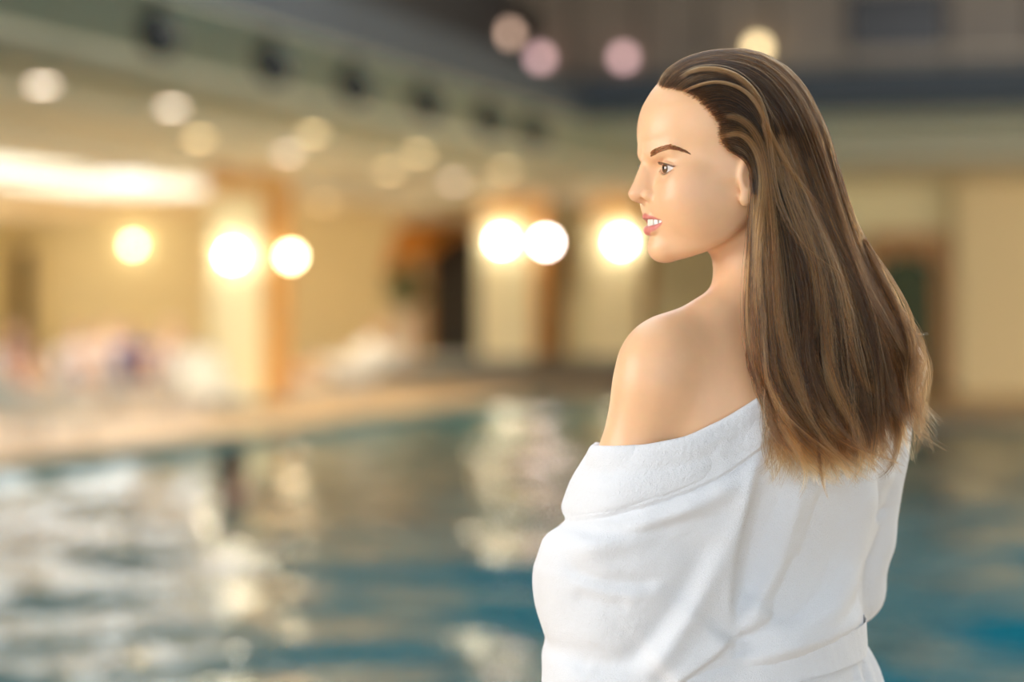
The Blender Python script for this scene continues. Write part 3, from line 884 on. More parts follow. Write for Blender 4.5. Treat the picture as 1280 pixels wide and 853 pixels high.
def teeth_mesh():
    bm = bmesh.new()
    W = [8.4, 6.6, 7.4, 6.8, 6.8, 8.5]
    for s in (1, -1):
        pos = 0.0; Lp = 0.0
        for i, w in enumerate(W):
            # walk along the arch to the tooth's centre
            def step(Lp, dist):
                n = 20
                for _ in range(n):
                    sl = -2 * 0.030 * Lp
                    Lp += dist / n / math.sqrt(1 + sl * sl)
                return Lp
            Lc = step(Lp, w / 2); Lp = step(Lp, w)
            aa = 95.4 - 0.030 * Lc * Lc
            ang = math.atan(-2 * 0.030 * Lc)
            hgt = [10.5, 9.6, 10.4, 9.0, 8.6, 8.0][i]
            r = bmesh.ops.create_cube(bm, size=1.0)
            vs = r['verts']
            for v in vs:
                tw = 0.94 if v.co.z > 0 else 1.0
                v.co = Vector((v.co.x * 5.0, v.co.y * (w - 0.25) * tw, v.co.z * hgt))
            es = list({e2 for v in vs for e2 in v.link_edges})
            rb = bmesh.ops.bevel(bm, geom=es, offset=1.3, segments=3, profile=0.6, affect='EDGES')
            vs = list({v for f in rb['faces'] for v in f.verts} | {v for v in vs if v.is_valid})
            for v in vs:
                ca, sa = math.cos(ang), math.sin(ang)
                x, y = v.co.x, v.co.y
                pa = aa - 2.5 + x * ca + y * sa; pl = Lc - x * sa + y * ca
                q = to_world(pa, s * pl, -50.2 - hgt / 2 + 0.6 + v.co.z + (0.02 * Lc * 1.2))
                v.co = Vector(q * MM)
    return bm

TOOTH = mat('tooth_enamel', (0.84, 0.79, 0.70), rough=0.22, var=0.02, scale=200, Subsurface_Weight=0.15, Subsurface_Scale=0.002)
bm = teeth_mesh()
link_bm('teeth', bm, TOOTH, body, True)

# brows: short hairs rooted on the skin above the eye
def brows():
    path = np.array([(809.5, 196.8), (813, 195.0), (820, 191.9), (830, 189.0), (841, 190.6), (849, 193.4), (855, 196.6)])
    thick = np.array([3.0, 3.4, 3.1, 2.7, 2.0, 1.2, 0.4])
    n = 620
    t = rng.random(n) ** 0.95 * (len(path) - 1)
    idx = np.arange(len(path))
    cx = np.interp(t, idx, path[:, 0]); cy = np.interp(t, idx, path[:, 1]); th = np.interp(t, idx, thick)
    off = (rng.random(n) * 2 - 1)
    px0, py0 = cx, cy + off * th
    dx = np.interp(t + 0.3, idx, path[:, 0]) - np.interp(t - 0.3, idx, path[:, 0]); dy = np.interp(t + 0.3, idx, path[:, 1]) - np.interp(t - 0.3, idx, path[:, 1])
    dl = np.hypot(dx, dy) + 1e-6; dx, dy = dx / dl, dy / dl
    up = np.interp(t, idx, [-0.45, -0.3, -0.15, -0.05, 0.05, 0.05, 0.05]) - off * 0.35 * 0 + rng.normal(0, 0.12, n)
    ln = np.interp(t, idx, [3.5, 4.5, 6, 7, 6, 5, 3]) * (0.8 + 0.4 * rng.random(n))
    k = 5
    pts = np.zeros((n, k, 3))
    for i in range(k):
        f = i / (k - 1)
        qx = px0 + dx * ln * f; qy = py0 + dy * ln * f + up * ln * f * (1 - 0.5 * f)
        x, z = mmx(qx), mmz(qy)
        y = skin_y(x, z) - 0.25 - 0.5 * math.sin(math.pi * f)
        pts[:, i] = np.stack([x, y, z], 1)
    rad = np.tile(np.array([0.13, 0.14, 0.12, 0.09, 0.03]), (n, 1))
    col = np.tile(np.array([0.075, 0.040, 0.020]), (n, k, 1)) * (0.7 + 0.7 * rng.random((n, 1, 1)))
    # the far brow is the mirror image
    a = -pts[..., 0] * CYW - pts[..., 1] * SYW; l = pts[..., 0] * SYW - pts[..., 1] * CYW
    far = to_world(a, -l, pts[..., 2])
    for q in (pts, far):
        hair_object('eyebrow', q * MM, rad * MM, col, HAIRMAT, body)

def lid_dir(al, be, s=1):
    al, be = np.radians(al), np.radians(be)
    return np.stack([np.cos(be) * np.cos(al), np.cos(be) * np.sin(al), np.sin(be)], -1)

def lashes():
    for upper in (True, False):
        n = 110 if upper else 60
        al = np.linspace(-30, 70, n) + rng.normal(0, 0.6, n)
        s, top, bot = lids(al)
        be = top + 0.5 if upper else bot - 0.5
        root = np.array([EYE[0], EYE[1], EYE[2]]) + 13.2 * lid_dir(al, be)
        fan = al + (np.linspace(-12, 22, n))
        out = lid_dir(fan, be + (-9 if upper else -18))
        ln = (3.6 + 3.6 * s if upper else 2.6 + 1.5 * s) * (0.85 + 0.3 * rng.random(n))
        k = 6
        P3 = np.zeros((n, k, 3))
        for i in range(k):
            f = i / (k - 1)
            P3[:, i] = root + out * (ln * f)[:, None] + np.array([0, 0, 1.0]) * ((ln * (0.22 if upper else -0.15) * f * f))[:, None]
        rad = np.tile(np.linspace(0.22, 0.03, k) if upper else np.linspace(0.09, 0.02, k), (n, 1))
        col = np.full((n, k, 3), 0.012) * np.array([1.3, 1.0, 0.8])
        for sg in (1, -1):
            w = to_world(P3[..., 0], sg * P3[..., 1], P3[..., 2])
            hair_object('eyelash', w * MM, rad * MM, col, HAIRMAT, body)
brows()
lashes()
# ---- the bathrobe: draped shell over the body, collar band, belt, skirt
def tcol(rows):
    A = np.array(rows, float)
    return lambda q: np.interp(q, A[:, 0], A[:, 1])

SIL_L = tcol([(380, 800), (420, 776), (460, 764), (500, 754), (540, 748), (553, 746), (575, 734), (600, 722), (625, 712), (645, 704), (656, 701), (662, 692), (675, 679), (690, 673),
              (710, 667), (730, 668), (760, 672), (785, 677), (803, 682), (820, 678), (853, 676), (900, 690), (960, 730)])
SIL_R = tcol([(380, 1120), (420, 1136), (450, 1145), (465, 1151), (480, 1156), (500, 1156), (530, 1151), (570, 1146), (600, 1140), (630, 1131), (648, 1124), (665, 1120), (690, 1111), (715, 1101),
              (740, 1096), (765, 1095), (785, 1097), (900, 1098), (960, 1080)])
NECK_B = tcol([(700, 556), (746, 555), (800, 551), (850, 541), (900, 518), (948, 489), (1000, 462), (1050, 442), (1100, 430), (1160, 440)])      # behind
NECK_F = tcol([(700, 556), (746, 556), (800, 575), (870, 600), (950, 570), (1030, 490), (1090, 440), (1160, 440)])                                  # in front
HEM = tcol([(640, 862), (780, 858), (832, 848), (850, 843), (911, 831), (972, 818), (1033, 805), (1077, 792), (1097, 786), (1160, 780)])         # lower edge of the bloused top

def polyd(px, py, poly, n=80):
    """distance, signed side and position along a polyline (px space)"""
    poly = np.array(poly, float)
    best = np.full(px.shape, 1e9); side = np.zeros(px.shape); tt = np.zeros(px.shape)
    seg = np.hypot(*(poly[1:] - poly[:-1]).T); cum = np.concatenate([[0], np.cumsum(seg)]); tot = cum[-1]
    for i in range(len(poly) - 1):
        a, b = poly[i], poly[i + 1]; d = b - a; L2 = (d ** 2).sum()
        t = np.clip(((px - a[0]) * d[0] + (py - a[1]) * d[1]) / L2, 0, 1)
        qx, qy = px - a[0] - t * d[0], py - a[1] - t * d[1]
        dist = np.hypot(qx, qy); m = dist < best
        sd = np.sign(d[0] * qy - d[1] * qx)
        best = np.where(m, dist, best); side = np.where(m, sd, side); tt = np.where(m, (cum[i] + t * seg[i]) / tot, tt)
    return best, side, tt

def smooth_poly(poly, n=4):
    p = np.array(poly, float)
    for _ in range(2):
        q = [p[0]]
        for i in range(len(p) - 1):
            q += [p[i] * 0.75 + p[i + 1] * 0.25, p[i] * 0.25 + p[i + 1] * 0.75]
        q.append(p[-1]); p = np.array(q)
    return p

# folds of the cloth: (kind, polyline in px, amplitude mm, width px, reach px)
FOLDS = [
    ('step', [(946, 552), (930, 600), (918, 640), (908, 690), (904, 740), (907, 784)], 13, 4, 46),          # sleeve cloth lies over the back
    ('step', [(907, 784), (885, 808), (858, 826), (828, 849)], 14, 3, 40),
    ('step', [(962, 757), (950, 771), (930, 781), (905, 788)], 9, 2.5, 26),
    ('crease', [(968, 752), (952, 768), (932, 780), (908, 786)], -5, 5, 0),
    ('ridge', [(918, 578), (880, 612), (820, 640), (750, 668), (700, 690)], 9, 15, 0),
    ('ridge', [(936, 572), (912, 628), (880, 690), (856, 745), (822, 800), (785, 850)], 10, 16, 0),
    ('crease', [(925, 600), (890, 660), (858, 710), (830, 760), (800, 800), (760, 822), (720, 812), (700, 780)], -7, 15, 0),
    ('crease', [(698, 697), (744, 715), (785, 718), (822, 715)], -4, 10, 0),
    ('ridge', [(705, 716), (745, 729), (790, 730), (830, 722)], 2.5, 10, 0),
    ('crease', [(713, 729), (741, 739), (785, 741)], -2, 11, 0),
    ('crease', [(672, 803), (700, 812), (735, 826)], -3, 9, 0),
    ('crease', [(712, 655), (745, 662), (800, 655), (870, 632)], -4, 8, 0),
    ('ridge', [(996, 590), (986, 625), (974, 685), (945, 740), (912, 782)], 9, 13, 0),
    ('ridge', [(1010, 600), (1000, 655), (985, 700)], 5, 9, 0),
    ('crease', [(965, 590), (945, 640), (930, 700), (922, 760)], -7, 11, 0),
    ('crease', [(1030, 600), (1015, 680), (985, 740), (960, 775)], -9, 30, 0),
    ('ridge', [(1086, 575), (1084, 650), (1072, 710), (1040, 760), (985, 790), (920, 812)], 9, 20, 0),
    ('crease', [(1104, 560), (1106, 610), (1105, 660)], -7, 6, 0),
    ('crease', [(1106, 662), (1112, 650), (1124, 642)], -6, 4, 0),
    ('ridge', [(1120, 500), (1124, 560), (1116, 620)], 6, 13, 0),
    ('crease', [(1098, 690), (1082, 740), (1060, 775)], -3, 8, 0),
    ('ridge', [(1090, 765), (1050, 787), (985, 803), (900, 818)], 6, 10, 0),
]
CREASE = smooth_poly([(690, 652), (707, 645), (741, 639), (771, 631), (814, 619), (840, 610), (868, 598), (902, 580), (930, 562), (950, 548), (985, 522), (1030, 497), (1090, 480), (1170, 480)])

def fold_h(px, py):
    h = np.zeros(px.shape)
    for kind, poly, A, w, reach in FOLDS:
        d, s, t = polyd(px, py, smooth_poly(poly))
        fade = np.clip(t / 0.18, 0, 1) * np.clip((1 - t) / 0.18, 0, 1)
        fade = fade * fade * (3 - 2 * fade)
        if kind == 'step':
            sd = d * s
            fade = 0.35 + 0.65 * fade if reach > 40 else fade
            ends = np.exp(-np.maximum(d - 0, 0) / reach)
            h += A * fade * (0.5 + 0.5 * np.tanh(sd / w)) * ends
        else:
            h += A * fade * np.exp(-(d / w) ** 2)
    # collar step
    d, s, t = polyd(px, py, CREASE)
    below = s > 0
    h += np.where(below, -5.0 * np.exp(-(d / 9.0) ** 2), 0)
    return h

def robe_section(ph, row):
    """point (mm) of the draped shell at angle ph and image row"""
    xl, xr = mmx(SIL_L(row)), mmx(SIL_R(row))
    xc, hw = (xl + xr) / 2, (xr - xl) / 2
    hd = np.interp(row, [420, 550, 700, 800, 900], [120, 138, 150, 140, 130])
    yc = np.interp(row, [420, 550, 700, 800, 900], [52, 58, 68, 66, 60])
    sh = np.interp(row, [420, 560, 700, 800, 900], [0.46, 0.42, 0.34, 0.28, 0.25])
    c, s = np.cos(ph), np.sin(ph)
    n = 2.25
    cx = np.sign(c) * np.abs(c) ** (2 / n); sy = np.sign(s) * np.abs(s) ** (2 / n)
    x = xc + hw * cx
    y = yc + sh * (x - xc) + hd * sy
    return x, y, mmz(row)

def drape(x, y, z, margin=7.0, iters=3):
    x, y, z = x.copy(), y.copy(), z.copy()
    for _ in range(iters):
        d = body_sdf((x, y, z)); e = 1.0
        gx = body_sdf((x + e, y, z)) - d; gy = body_sdf((x, y + e, z)) - d
        g = np.sqrt(gx * gx + gy * gy) + 1e-3
        k = np.clip(margin - d, 0, 25)
        x += gx / g * k; y += gy / g * k
    return x, y, z

def top_hem(ph):
    """image rows of the neckline and of the lower edge at angle ph"""
    row = np.full(ph.shape, 560.0)
    for _ in range(12):
        x, y, z = robe_section(ph, row)
        px = 915 + x / PXMM
        w = 0.5 - 0.5 * np.tanh(np.sin(ph) * 6)
        row = 0.5 * row + 0.5 * (w * NECK_B(px) + (1 - w) * NECK_F(px))
    hem = np.full(ph.shape, 830.0)
    for _ in range(8):
        x, y, z = robe_section(ph, hem)
        px = 915 + x / PXMM
        w = 0.5 - 0.5 * np.tanh(np.sin(ph) * 6)
        hem = w * HEM(px) + (1 - w) * 835
    return row, hem

def grid_faces(nu, nv, wrap=True):
    i, j = np.meshgrid(np.arange(nu if wrap else nu - 1), np.arange(nv - 1), indexing='ij')
    i2 = (i + 1) % nu
    return np.stack([i * nv + j, i2 * nv + j, i2 * nv + j + 1, i * nv + j + 1], -1).reshape(-1, 4)

def grid_normals(G):
    du = np.roll(G, -1, 0) - np.roll(G, 1, 0)
    dv = np.gradient(G, axis=1)
    n = np.cross(du, dv); n /= np.linalg.norm(n, axis=2, keepdims=True) + 1e-9
    return n

def blur_grid(G, k=2, it=1):
    for _ in range(it):
        G = (np.roll(G, 1, 0) + np.roll(G, -1, 0) + 2 * G) / 4
        Gp = np.concatenate([G[:, :1], G, G[:, -1:]], 1)
        G2 = (Gp[:, :-2] + Gp[:, 2:] + 2 * Gp[:, 1:-1]) / 4
        G2[:, 0] = G[:, 0]; G2[:, -1] = G[:, -1]
        G = G2
    return G

def robe_top_grid(NU=640, NV=190):
    ph = -np.linspace(0, 2 * np.pi, NU, endpoint=False)
    # denser on the near side is not needed; angle runs right -> near (negative sin) -> left -> far
    tr, hr = top_hem(ph)
    k = np.exp(-np.linspace(-2, 2, 21) ** 2); k /= k.sum()
    tr = np.convolve(np.concatenate([tr[-10:], tr, tr[:10]]), k, 'valid')
    v = np.linspace(0, 1, NV)
    rows = tr[:, None] + (hr - tr)[:, None] * v[None, :]
    x, y, z = robe_section(ph[:, None] + 0 * rows, rows)
    x, y, z = drape(x, y, z)
    G = np.stack([x, y, z], -1)
    G = blur_grid(G, it=6)
    return G, ph, rows

def wave(rs, X, n, lo, hi, amp):
    """sum of random plane waves, a cheap smooth noise on points X (.., 3) in mm"""
    out = np.zeros(X.shape[:-1])
    for _ in range(n):
        k = rs.normal(size=3); k /= np.linalg.norm(k); wl = lo * (hi / lo) ** rs.random()
        out += np.sin(X @ (k * 2 * np.pi / wl) + rs.random() * 7)
    return out * amp / math.sqrt(n)

ROBE = None
def terry_material():
    m, nt, b = mat_new('white_terry')
    N, L = nt.nodes, nt.links
    tc = N.new('ShaderNodeTexCoord')
    n1 = N.new('ShaderNodeTexNoise'); n1.inputs['Scale'].default_value = 420; n1.inputs['Detail'].default_value = 3
    n2 = N.new('ShaderNodeTexVoronoi'); n2.inputs['Scale'].default_value = 700
    L.new(tc.outputs['Object'], n1.inputs['Vector']); L.new(tc.outputs['Object'], n2.inputs['Vector'])
    ad = N.new('ShaderNodeMath'); ad.operation = 'ADD'
    L.new(n1.outputs['Fac'], ad.inputs[0]); L.new(n2.outputs['Distance'], ad.inputs[1])
    bp = N.new('ShaderNodeBump'); bp.inputs['Strength'].default_value = 0.38; bp.inputs['Distance'].default_value = 0.0016
    L.new(ad.outputs[0], bp.inputs['Height']); L.new(bp.outputs['Normal'], b.inputs['Normal'])
    b.inputs['Base Color'].default_value = (0.765, 0.785, 0.82, 1)
    b.inputs['Roughness'].default_value = 0.95
    b.inputs['Specular IOR Level'].default_value = 0.1
    b.inputs['Sheen Weight'].default_value = 0.25
    b.inputs['Sheen Roughness'].default_value = 0.5
    return m
TERRY = terry_material()

def build_robe():
    rs = np.random.default_rng(3)
    G, ph, rows = robe_top_grid()
    n = grid_normals(G)
    if n[160, 100, 1] > 0: n = -n
    px = 915 + G[..., 0] / PXMM; py = 215 - G[..., 2] / PXMM
    near = np.clip((-n[..., 1] + 0.25) / 0.5, 0, 1)
    h = fold_h(px, py) * near + (1 - near) * wave(rs, G, 14, 60, 140, 4.0)
    h += wave(rs, G, 20, 35, 90, 0.8) + wave(rs, G, 60, 3.2, 8, 0.24)
    G2 = G + n * h[..., None]
    G2 = np.stack(drape(G2[..., 0], G2[..., 1], G2[..., 2], margin=4.0, iters=2), -1)
    NU, NV = G.shape[:2]
    G2 = blur_grid(G2, it=3)
    # turn the lower edge under, so that the bloused cloth has a rounded hem
    ext = []
    base = G2[:, -1]; nb = n[:, -1]
    for a in (30, 60, 90, 120, 150, 180):
        r = 7.0
        q = base + nb * (math.cos(math.radians(a)) - 1) * r * 1.6 + np.array([0, 0, -1.0]) * math.sin(math.radians(a)) * r
        ext.append(q)
    inner = base - nb * 30 + np.array([0, 0, 14.0]); ext.append(inner)
    G3 = np.concatenate([G2, np.stack(ext, 1)], 1)
    # and the neckline in
    top = [G2[:, 0] - n[:, 0] * 3 + np.array([0, 0, 1.5]), G2[:, 0] - n[:, 0] * 5, G2[:, 0] - n[:, 0] * 5.5 + np.array([0, 0, -14.0])]
    G3 = np.concatenate([np.stack(top[::-1], 1), G3], 1)
    me_V = G3.reshape(-1, 3) * MM
    F = grid_faces(NU, G3.shape[1])
    robe = from_np('bathrobe', me_V, F, TERRY, woman)
    robe.location = (0, 0, O0.z)
    # collar: a folded band that follows the neckline down to the crease
    dist, side, _ = polyd(px, py, CREASE)
    frow = np.linspace(0, 1, 34)
    wid = np.zeros(NU)
    for i in range(NU):
        col = np.nonzero((side[i] > 0) & (near[i] > 0.3))[0]
        wid[i] = (rows[i, col[0]] - rows[i, 0]) if len(col) and col[0] > 0 else 60
    wid = np.clip(wid, 42, 100)
    k = np.exp(-np.linspace(-2, 2, 31) ** 2); k /= k.sum()
    wid = np.convolve(np.concatenate([wid[-15:], wid, wid[:15]]), k, 'valid')
    rws = rows[:, :1] - 1.5 + wid[:, None] * frow[None, :]
    x, y, z = robe_section(ph[:, None] + 0 * rws, rws)
    x, y, z = drape(x, y, z)
    C = blur_grid(np.stack([x, y, z], -1), it=4)
    nc = grid_normals(C)
    if nc[160, 10, 1] > 0: nc = -nc
    prof = 3.0 + 2.2 * np.sin(np.pi * np.clip(frow, 0, 1)) ** 0.6
    prof[-5:] = [4.0, 3.2, 1.8, -0.5, -4.0]; prof[:3] = [1.0, 2.6, 3.4]
    cp = 915 + C[..., 0] / PXMM; cq = 215 - C[..., 2] / PXMM
    hh = wave(rs, C, 14, 40, 120, 1.3) + wave(rs, C, 60, 3.2, 8, 0.24)
    dd, s2, _ = polyd(cp, cq, smooth_poly([(760, 585), (820, 580), (880, 562), (940, 525)]))
    hh += -1.8 * np.exp(-(dd / 9) ** 2)
    C2 = C + nc * (prof[None, :, None] + hh[..., None])
    ins = [C[:, 0] - nc[:, 0] * 4 + np.array([0, 0, -12.0]), C[:, 0] - nc[:, 0] * 3]
    C3 = np.concatenate([np.stack(ins, 1), C2], 1)
    col = from_np('collar', C3.reshape(-1, 3) * MM, grid_faces(NU, C3.shape[1]), TERRY, robe)
    # skirt below the belt
    ph2 = -np.linspace(0, 2 * np.pi, 420, endpoint=False)
    lv = np.linspace(0, 1, 70)
    zt, zb = mmz(772), -1120.0
    Z = zt + (zb - zt) * lv[None, :] + 0 * ph2[:, None]
    rowz = 215 - Z / PXMM
    xl = mmx(np.interp(rowz, [760, 800, 853, 960, 1600], [745, 745, 735, 700, 680])); xr = mmx(np.interp(rowz, [770, 795, 815, 835, 853, 960, 1600], [1072, 1074, 1088, 1099, 1107, 1135, 1160]))
    xc, hw = (xl + xr) / 2, (xr - xl) / 2
    hd = np.interp(rowz, [760, 853, 960, 1600], [105, 118, 150, 180])
    c, s = np.cos(ph2)[:, None], np.sin(ph2)[:, None]
    x = xc + hw * np.sign(c) * np.abs(c) ** 0.88; y = 52 + 0.24 * (x - xc) + hd * np.sign(s) * np.abs(s) ** 0.88
    pl = (np.sin(ph2 * 17 + 1) * 3.5 + np.sin(ph2 * 29 + 0.4) * 3.0 + np.sin(ph2 * 11 + 2) * 2.5)[:, None] * np.clip(0.35 + lv * 6, 0, 2.2)[None, :]
    S = np.stack([x, y, Z], -1); ns = grid_normals(S)
    if ns[105, 5, 1] > 0: ns = -ns
    S = S + ns * pl[..., None]
    S = np.stack(drape(S[..., 0], S[..., 1], S[..., 2], margin=6.0, iters=3), -1)
    S = np.concatenate([S, S[:, -1:] - ns[:, -1:] * 6, (S[:, -1:] - ns[:, -1:] * 8 + np.array([0, 0, 40.0]))], 1)
    from_np('skirt', S.reshape(-1, 3) * MM, grid_faces(420, S.shape[1]), TERRY, robe)
    # belt: a soft band round the waist, mostly under the overhang
    b_top = np.interp(915 + (xc[:, 0] + hw[:, 0] * np.cos(ph2)) / PXMM, [740, 850, 911, 972, 1033, 1080], [826, 822, 812, 800, 790, 782])
    pr = [(-4, -2), (4, 0), (8, 6), (9.5, 14), (9.5, 24), (8, 32), (4, 37), (-4, 39)]
    B = []
    for off, dn in pr:
        rz = b_top + dn
        Zb = mmz(rz)
        xlb = mmx(np.interp(rz, [760, 800, 853, 960], [745, 745, 735, 700])); xrb = mmx(np.interp(rz, [770, 795, 815, 835, 853, 960], [1072, 1074, 1088, 1099, 1107, 1135]))
        xcb, hwb = (xlb + xrb) / 2, (xrb - xlb) / 2; hdb = np.interp(rz, [760, 853, 960], [105, 118, 150])
        cc, ss = np.cos(ph2), np.sin(ph2)
        X = xcb + (hwb + off) * np.sign(cc) * np.abs(cc) ** 0.88
        Yb = 52 + 0.24 * (X - xcb) + (hdb + off) * np.sign(ss) * np.abs(ss) ** 0.88
        B.append(np.stack([X, Yb, Zb], -1))
    B = np.stack(B, 1)
    B = np.stack(drape(B[..., 0], B[..., 1], B[..., 2], margin=11.0, iters=3), -1)
    B = B + grid_normals(B) * wave(rs, B, 30, 5, 40, 0.6)[..., None]
    from_np('belt', B.reshape(-1, 3) * MM, grid_faces(420, B.shape[1]), TERRY, robe)
    # depth of the cloth as seen from behind, for resting the hair on it
    V = np.concatenate([G2.reshape(-1, 3), C2.reshape(-1, 3)])
    bx = ((V[:, 0] + 300) / 4).astype(int); bz = ((V[:, 2] + 600) / 4).astype(int)
    D = np.full((160, 160), 400.0)
    ok = (bx >= 0) & (bx < 160) & (bz >= 0) & (bz < 160)
    np.minimum.at(D, (bx[ok], bz[ok]), V[ok, 1])
    return robe, D

robe, CLOTH_D = build_robe()
# ---- hair: strands along traced guide curves, from the near temple over the crown to the far temple
GUIDES = [
    [(903, 193), (912, 199), (922, 204), (929, 215), (931, 235), (930, 262), (929, 300), (928, 340), (926, 380), (925, 415), (930, 450), (943, 480), (957, 512), (964, 540), (972, 575), (972, 606)],
    [(896, 187), (912, 189), (926, 197), (935, 220), (937, 255), (936, 300), (935, 350), (937, 400), (944, 445), (958, 490), (978, 530), (1000, 562), (1012, 585), (1012, 612)],
    [(890, 176), (908, 173), (926, 183), (941, 208), (949, 250), (951, 300), (952, 350), (954, 400), (962, 450), (984, 505), (1012, 550), (1030, 580), (1028, 608)],
    [(888, 161), (905, 156), (924, 165), (940, 190), (952, 225), (962, 270), (971, 320), (977, 370), (980, 420), (987, 470), (1008, 520), (1034, 560), (1046, 585), (1044, 605)],
    [(874, 143), (896, 136), (920, 146), (940, 171), (953, 205), (968, 250), (986, 300), (1000, 350), (1004, 400), (1004, 450), (1012, 500), (1034, 545), (1052, 575), (1050, 600)],
    [(852, 123), (880, 113), (910, 118), (935, 140), (954, 175), (974, 220), (997, 270), (1020, 320), (1036, 370), (1043, 420), (1050, 470), (1058, 520), (1070, 560), (1068, 602)],
    [(836, 116), (860, 99), (895, 95), (930, 108), (956, 136), (976, 176), (994, 225), (1017, 280), (1045, 335), (1066, 390), (1078, 440), (1085, 490), (1089, 540), (1082, 598)],
    [(826, 113), (841, 94), (875, 81), (915, 82), (950, 98), (980, 135), (1003, 180), (1020, 230), (1040, 285), (1068, 340), (1092, 395), (1108, 450), (1112, 500), (1109, 545), (1098, 584)],
    [(822, 110), (835, 88), (865, 73), (905, 67), (945, 74), (978, 97), (1005, 132), (1025, 176), (1037, 225), (1056, 280), (1082, 335), (1110, 390), (1128, 440), (1128, 485), (1126, 525), (1133, 556)],
    [(820, 107), (832, 87), (860, 73), (890, 66), (926, 63.5), (955, 66), (983, 86), (1013, 120), (1038, 170), (1050, 225), (1072, 290), (1103, 359), (1133, 408), (1142, 440), (1138, 478), (1137, 510), (1152, 527)],
]
NT = 34
def resample(poly, n=NT):
    p = smooth_poly(poly)
    s = np.concatenate([[0], np.cumsum(np.hypot(*(p[1:] - p[:-1]).T))]); s /= s[-1]
    t = np.linspace(0, 1, n)
    return np.stack([np.interp(t, s, p[:, 0]), np.interp(t, s, p[:, 1])], 1)
GR = np.stack([resample(g) for g in GUIDES])                     # (10, NT, 2)
NG = len(GUIDES)
LEFT_E, RIGHT_E = GR[0], GR[-1]
ROWS = np.arange(60, 640, 4.0)
_l = np.interp(ROWS, np.sort(LEFT_E[:, 1]), LEFT_E[np.argsort(LEFT_E[:, 1]), 0])
_m = RIGHT_E[:, 1] > 90
_rr = RIGHT_E[_m & (RIGHT_E[:, 0] > 960)]
_r = np.interp(ROWS, _rr[:, 1], _rr[:, 0])

def guide(v):
    """v (n,) in [0, NG-1] -> (n, NT, 2) px"""
    i = np.clip(np.floor(v).astype(int), 0, NG - 2); f = (v - i)[:, None, None]
    i0, i3 = np.maximum(i - 1, 0), np.minimum(i + 2, NG - 1)
    p0, p1, p2, p3 = GR[i0], GR[i], GR[i + 1], GR[i3]
    return 0.5 * (2 * p1 + (p2 - p0) * f + (2 * p0 - 5 * p1 + 4 * p2 - p3) * f ** 2 + (3 * p1 - p0 - 3 * p2 + p3) * f ** 3)

def hair_depth(x, z, far):
    """depth (mm) of the hair's outer surface at (x, z); far: side of the head away from the camera"""
    zz = np.maximum(z, 24.0)
    row0 = 215 - z / PXMM
    Ra = np.interp(row0, [140, 230, 300, 360], [101.0, 120.0, 134.0, 150.0])
    R = (Ra, 87.0, 90.0); C = (4.0 - (Ra - 101.0), 0.0, 45.0)
    # world ellipsoid (turned by YAW): solve for y
    ca, sa = CYW, SYW
    # a = -x ca - y sa ; l = x sa - y ca
    A = (sa / R[0]) ** 2 + (ca / R[1]) ** 2
    B = 2 * ((x * ca + C[0]) * sa / R[0] ** 2 - (x * sa) * ca / R[1] ** 2)
    K = ((x * ca + C[0]) / R[0]) ** 2 + (x * sa / R[1]) ** 2 + ((zz - C[2]) / R[2]) ** 2 - 1
    disc = np.sqrt(np.maximum(B * B - 4 * A * K, 0))
    yup = np.where(far, (-B + disc) / (2 * A), (-B - disc) / (2 * A))
    row = 215 - z / PXMM
    xl, xr = mmx(np.interp(row, ROWS, _l)), mmx(np.interp(row, ROWS, _r))
    s = np.clip((x - xl) / np.maximum(xr - xl, 20), 0, 1)
    yl = np.interp(row, [250, 330, 430, 520, 620], [-80, -78, -90, -104, -112])
    yr = np.interp(row, [250, 330, 430, 520, 620], [12, 8, -6, -14, -30])
    bul = np.interp(row, [250, 350, 450, 560, 620], [46, 44, 36, 26, 16])
    ylo = yl + (yr - yl) * s - bul * np.sqrt(np.clip(1 - (2 * s - 1) ** 2, 0, 1))
    yfar = yl + (yr - yl) * s + np.interp(row, [250, 350, 480], [60, 30, 6]) * np.sqrt(np.clip(1 - (2 * s - 1) ** 2, 0, 1))
    ylo = np.where(far, yfar, ylo)
    w = np.clip((row - 225) / 110.0, 0, 1); w = w * w * (3 - 2 * w)
    return yup * (1 - w) + ylo * w

def cloth_y(x, z):
    i = np.clip(((x + 300) / 4).astype(int), 0, 159); j = np.clip(((z + 600) / 4).astype(int), 0, 159)
    return CLOTH_D[i, j]
# close pin holes in the map
for _ in range(3):
    D = CLOTH_D.copy()
    for sx, sz in ((1, 0), (-1, 0), (0, 1), (0, -1)):
        q = np.roll(CLOTH_D, (sx, sz), (0, 1)); D = np.where((CLOTH_D > 399) & (q < 399), np.minimum(D, q), D)
    CLOTH_D = D

def strands(v, lay, far, wob, t1, extra=None):
    """v position across the family, lay inward depth mm, far flag; returns (n, NT, 3) mm"""
    g = guide(v)
    n = len(v)
    t = np.linspace(0, 1, NT)[None, :]
    px, py = g[..., 0] + wob[..., 0], g[..., 1] + wob[..., 1]
    x, z = mmx(px), mmz(py)
    fr = np.broadcast_to(far[:, None], x.shape)
    y = hair_depth(x, z, fr)
    row = 215 - z / PXMM
    lim = np.interp(row, [60, 200, 300, 420], [7, 10, 26, 34])
    l_in = lay[:, None] * lim
    y = y + np.where(fr, -l_in, l_in)
    # pull the inner layers of the crown inwards as well
    cxm, czm = 0.0, 45.0
    f = np.clip((260 - row) / 80.0, 0, 1) * lay[:, None] * 0.05
    x = x - (x - cxm) * f; z = z - (z - czm) * f
    return x, y, z

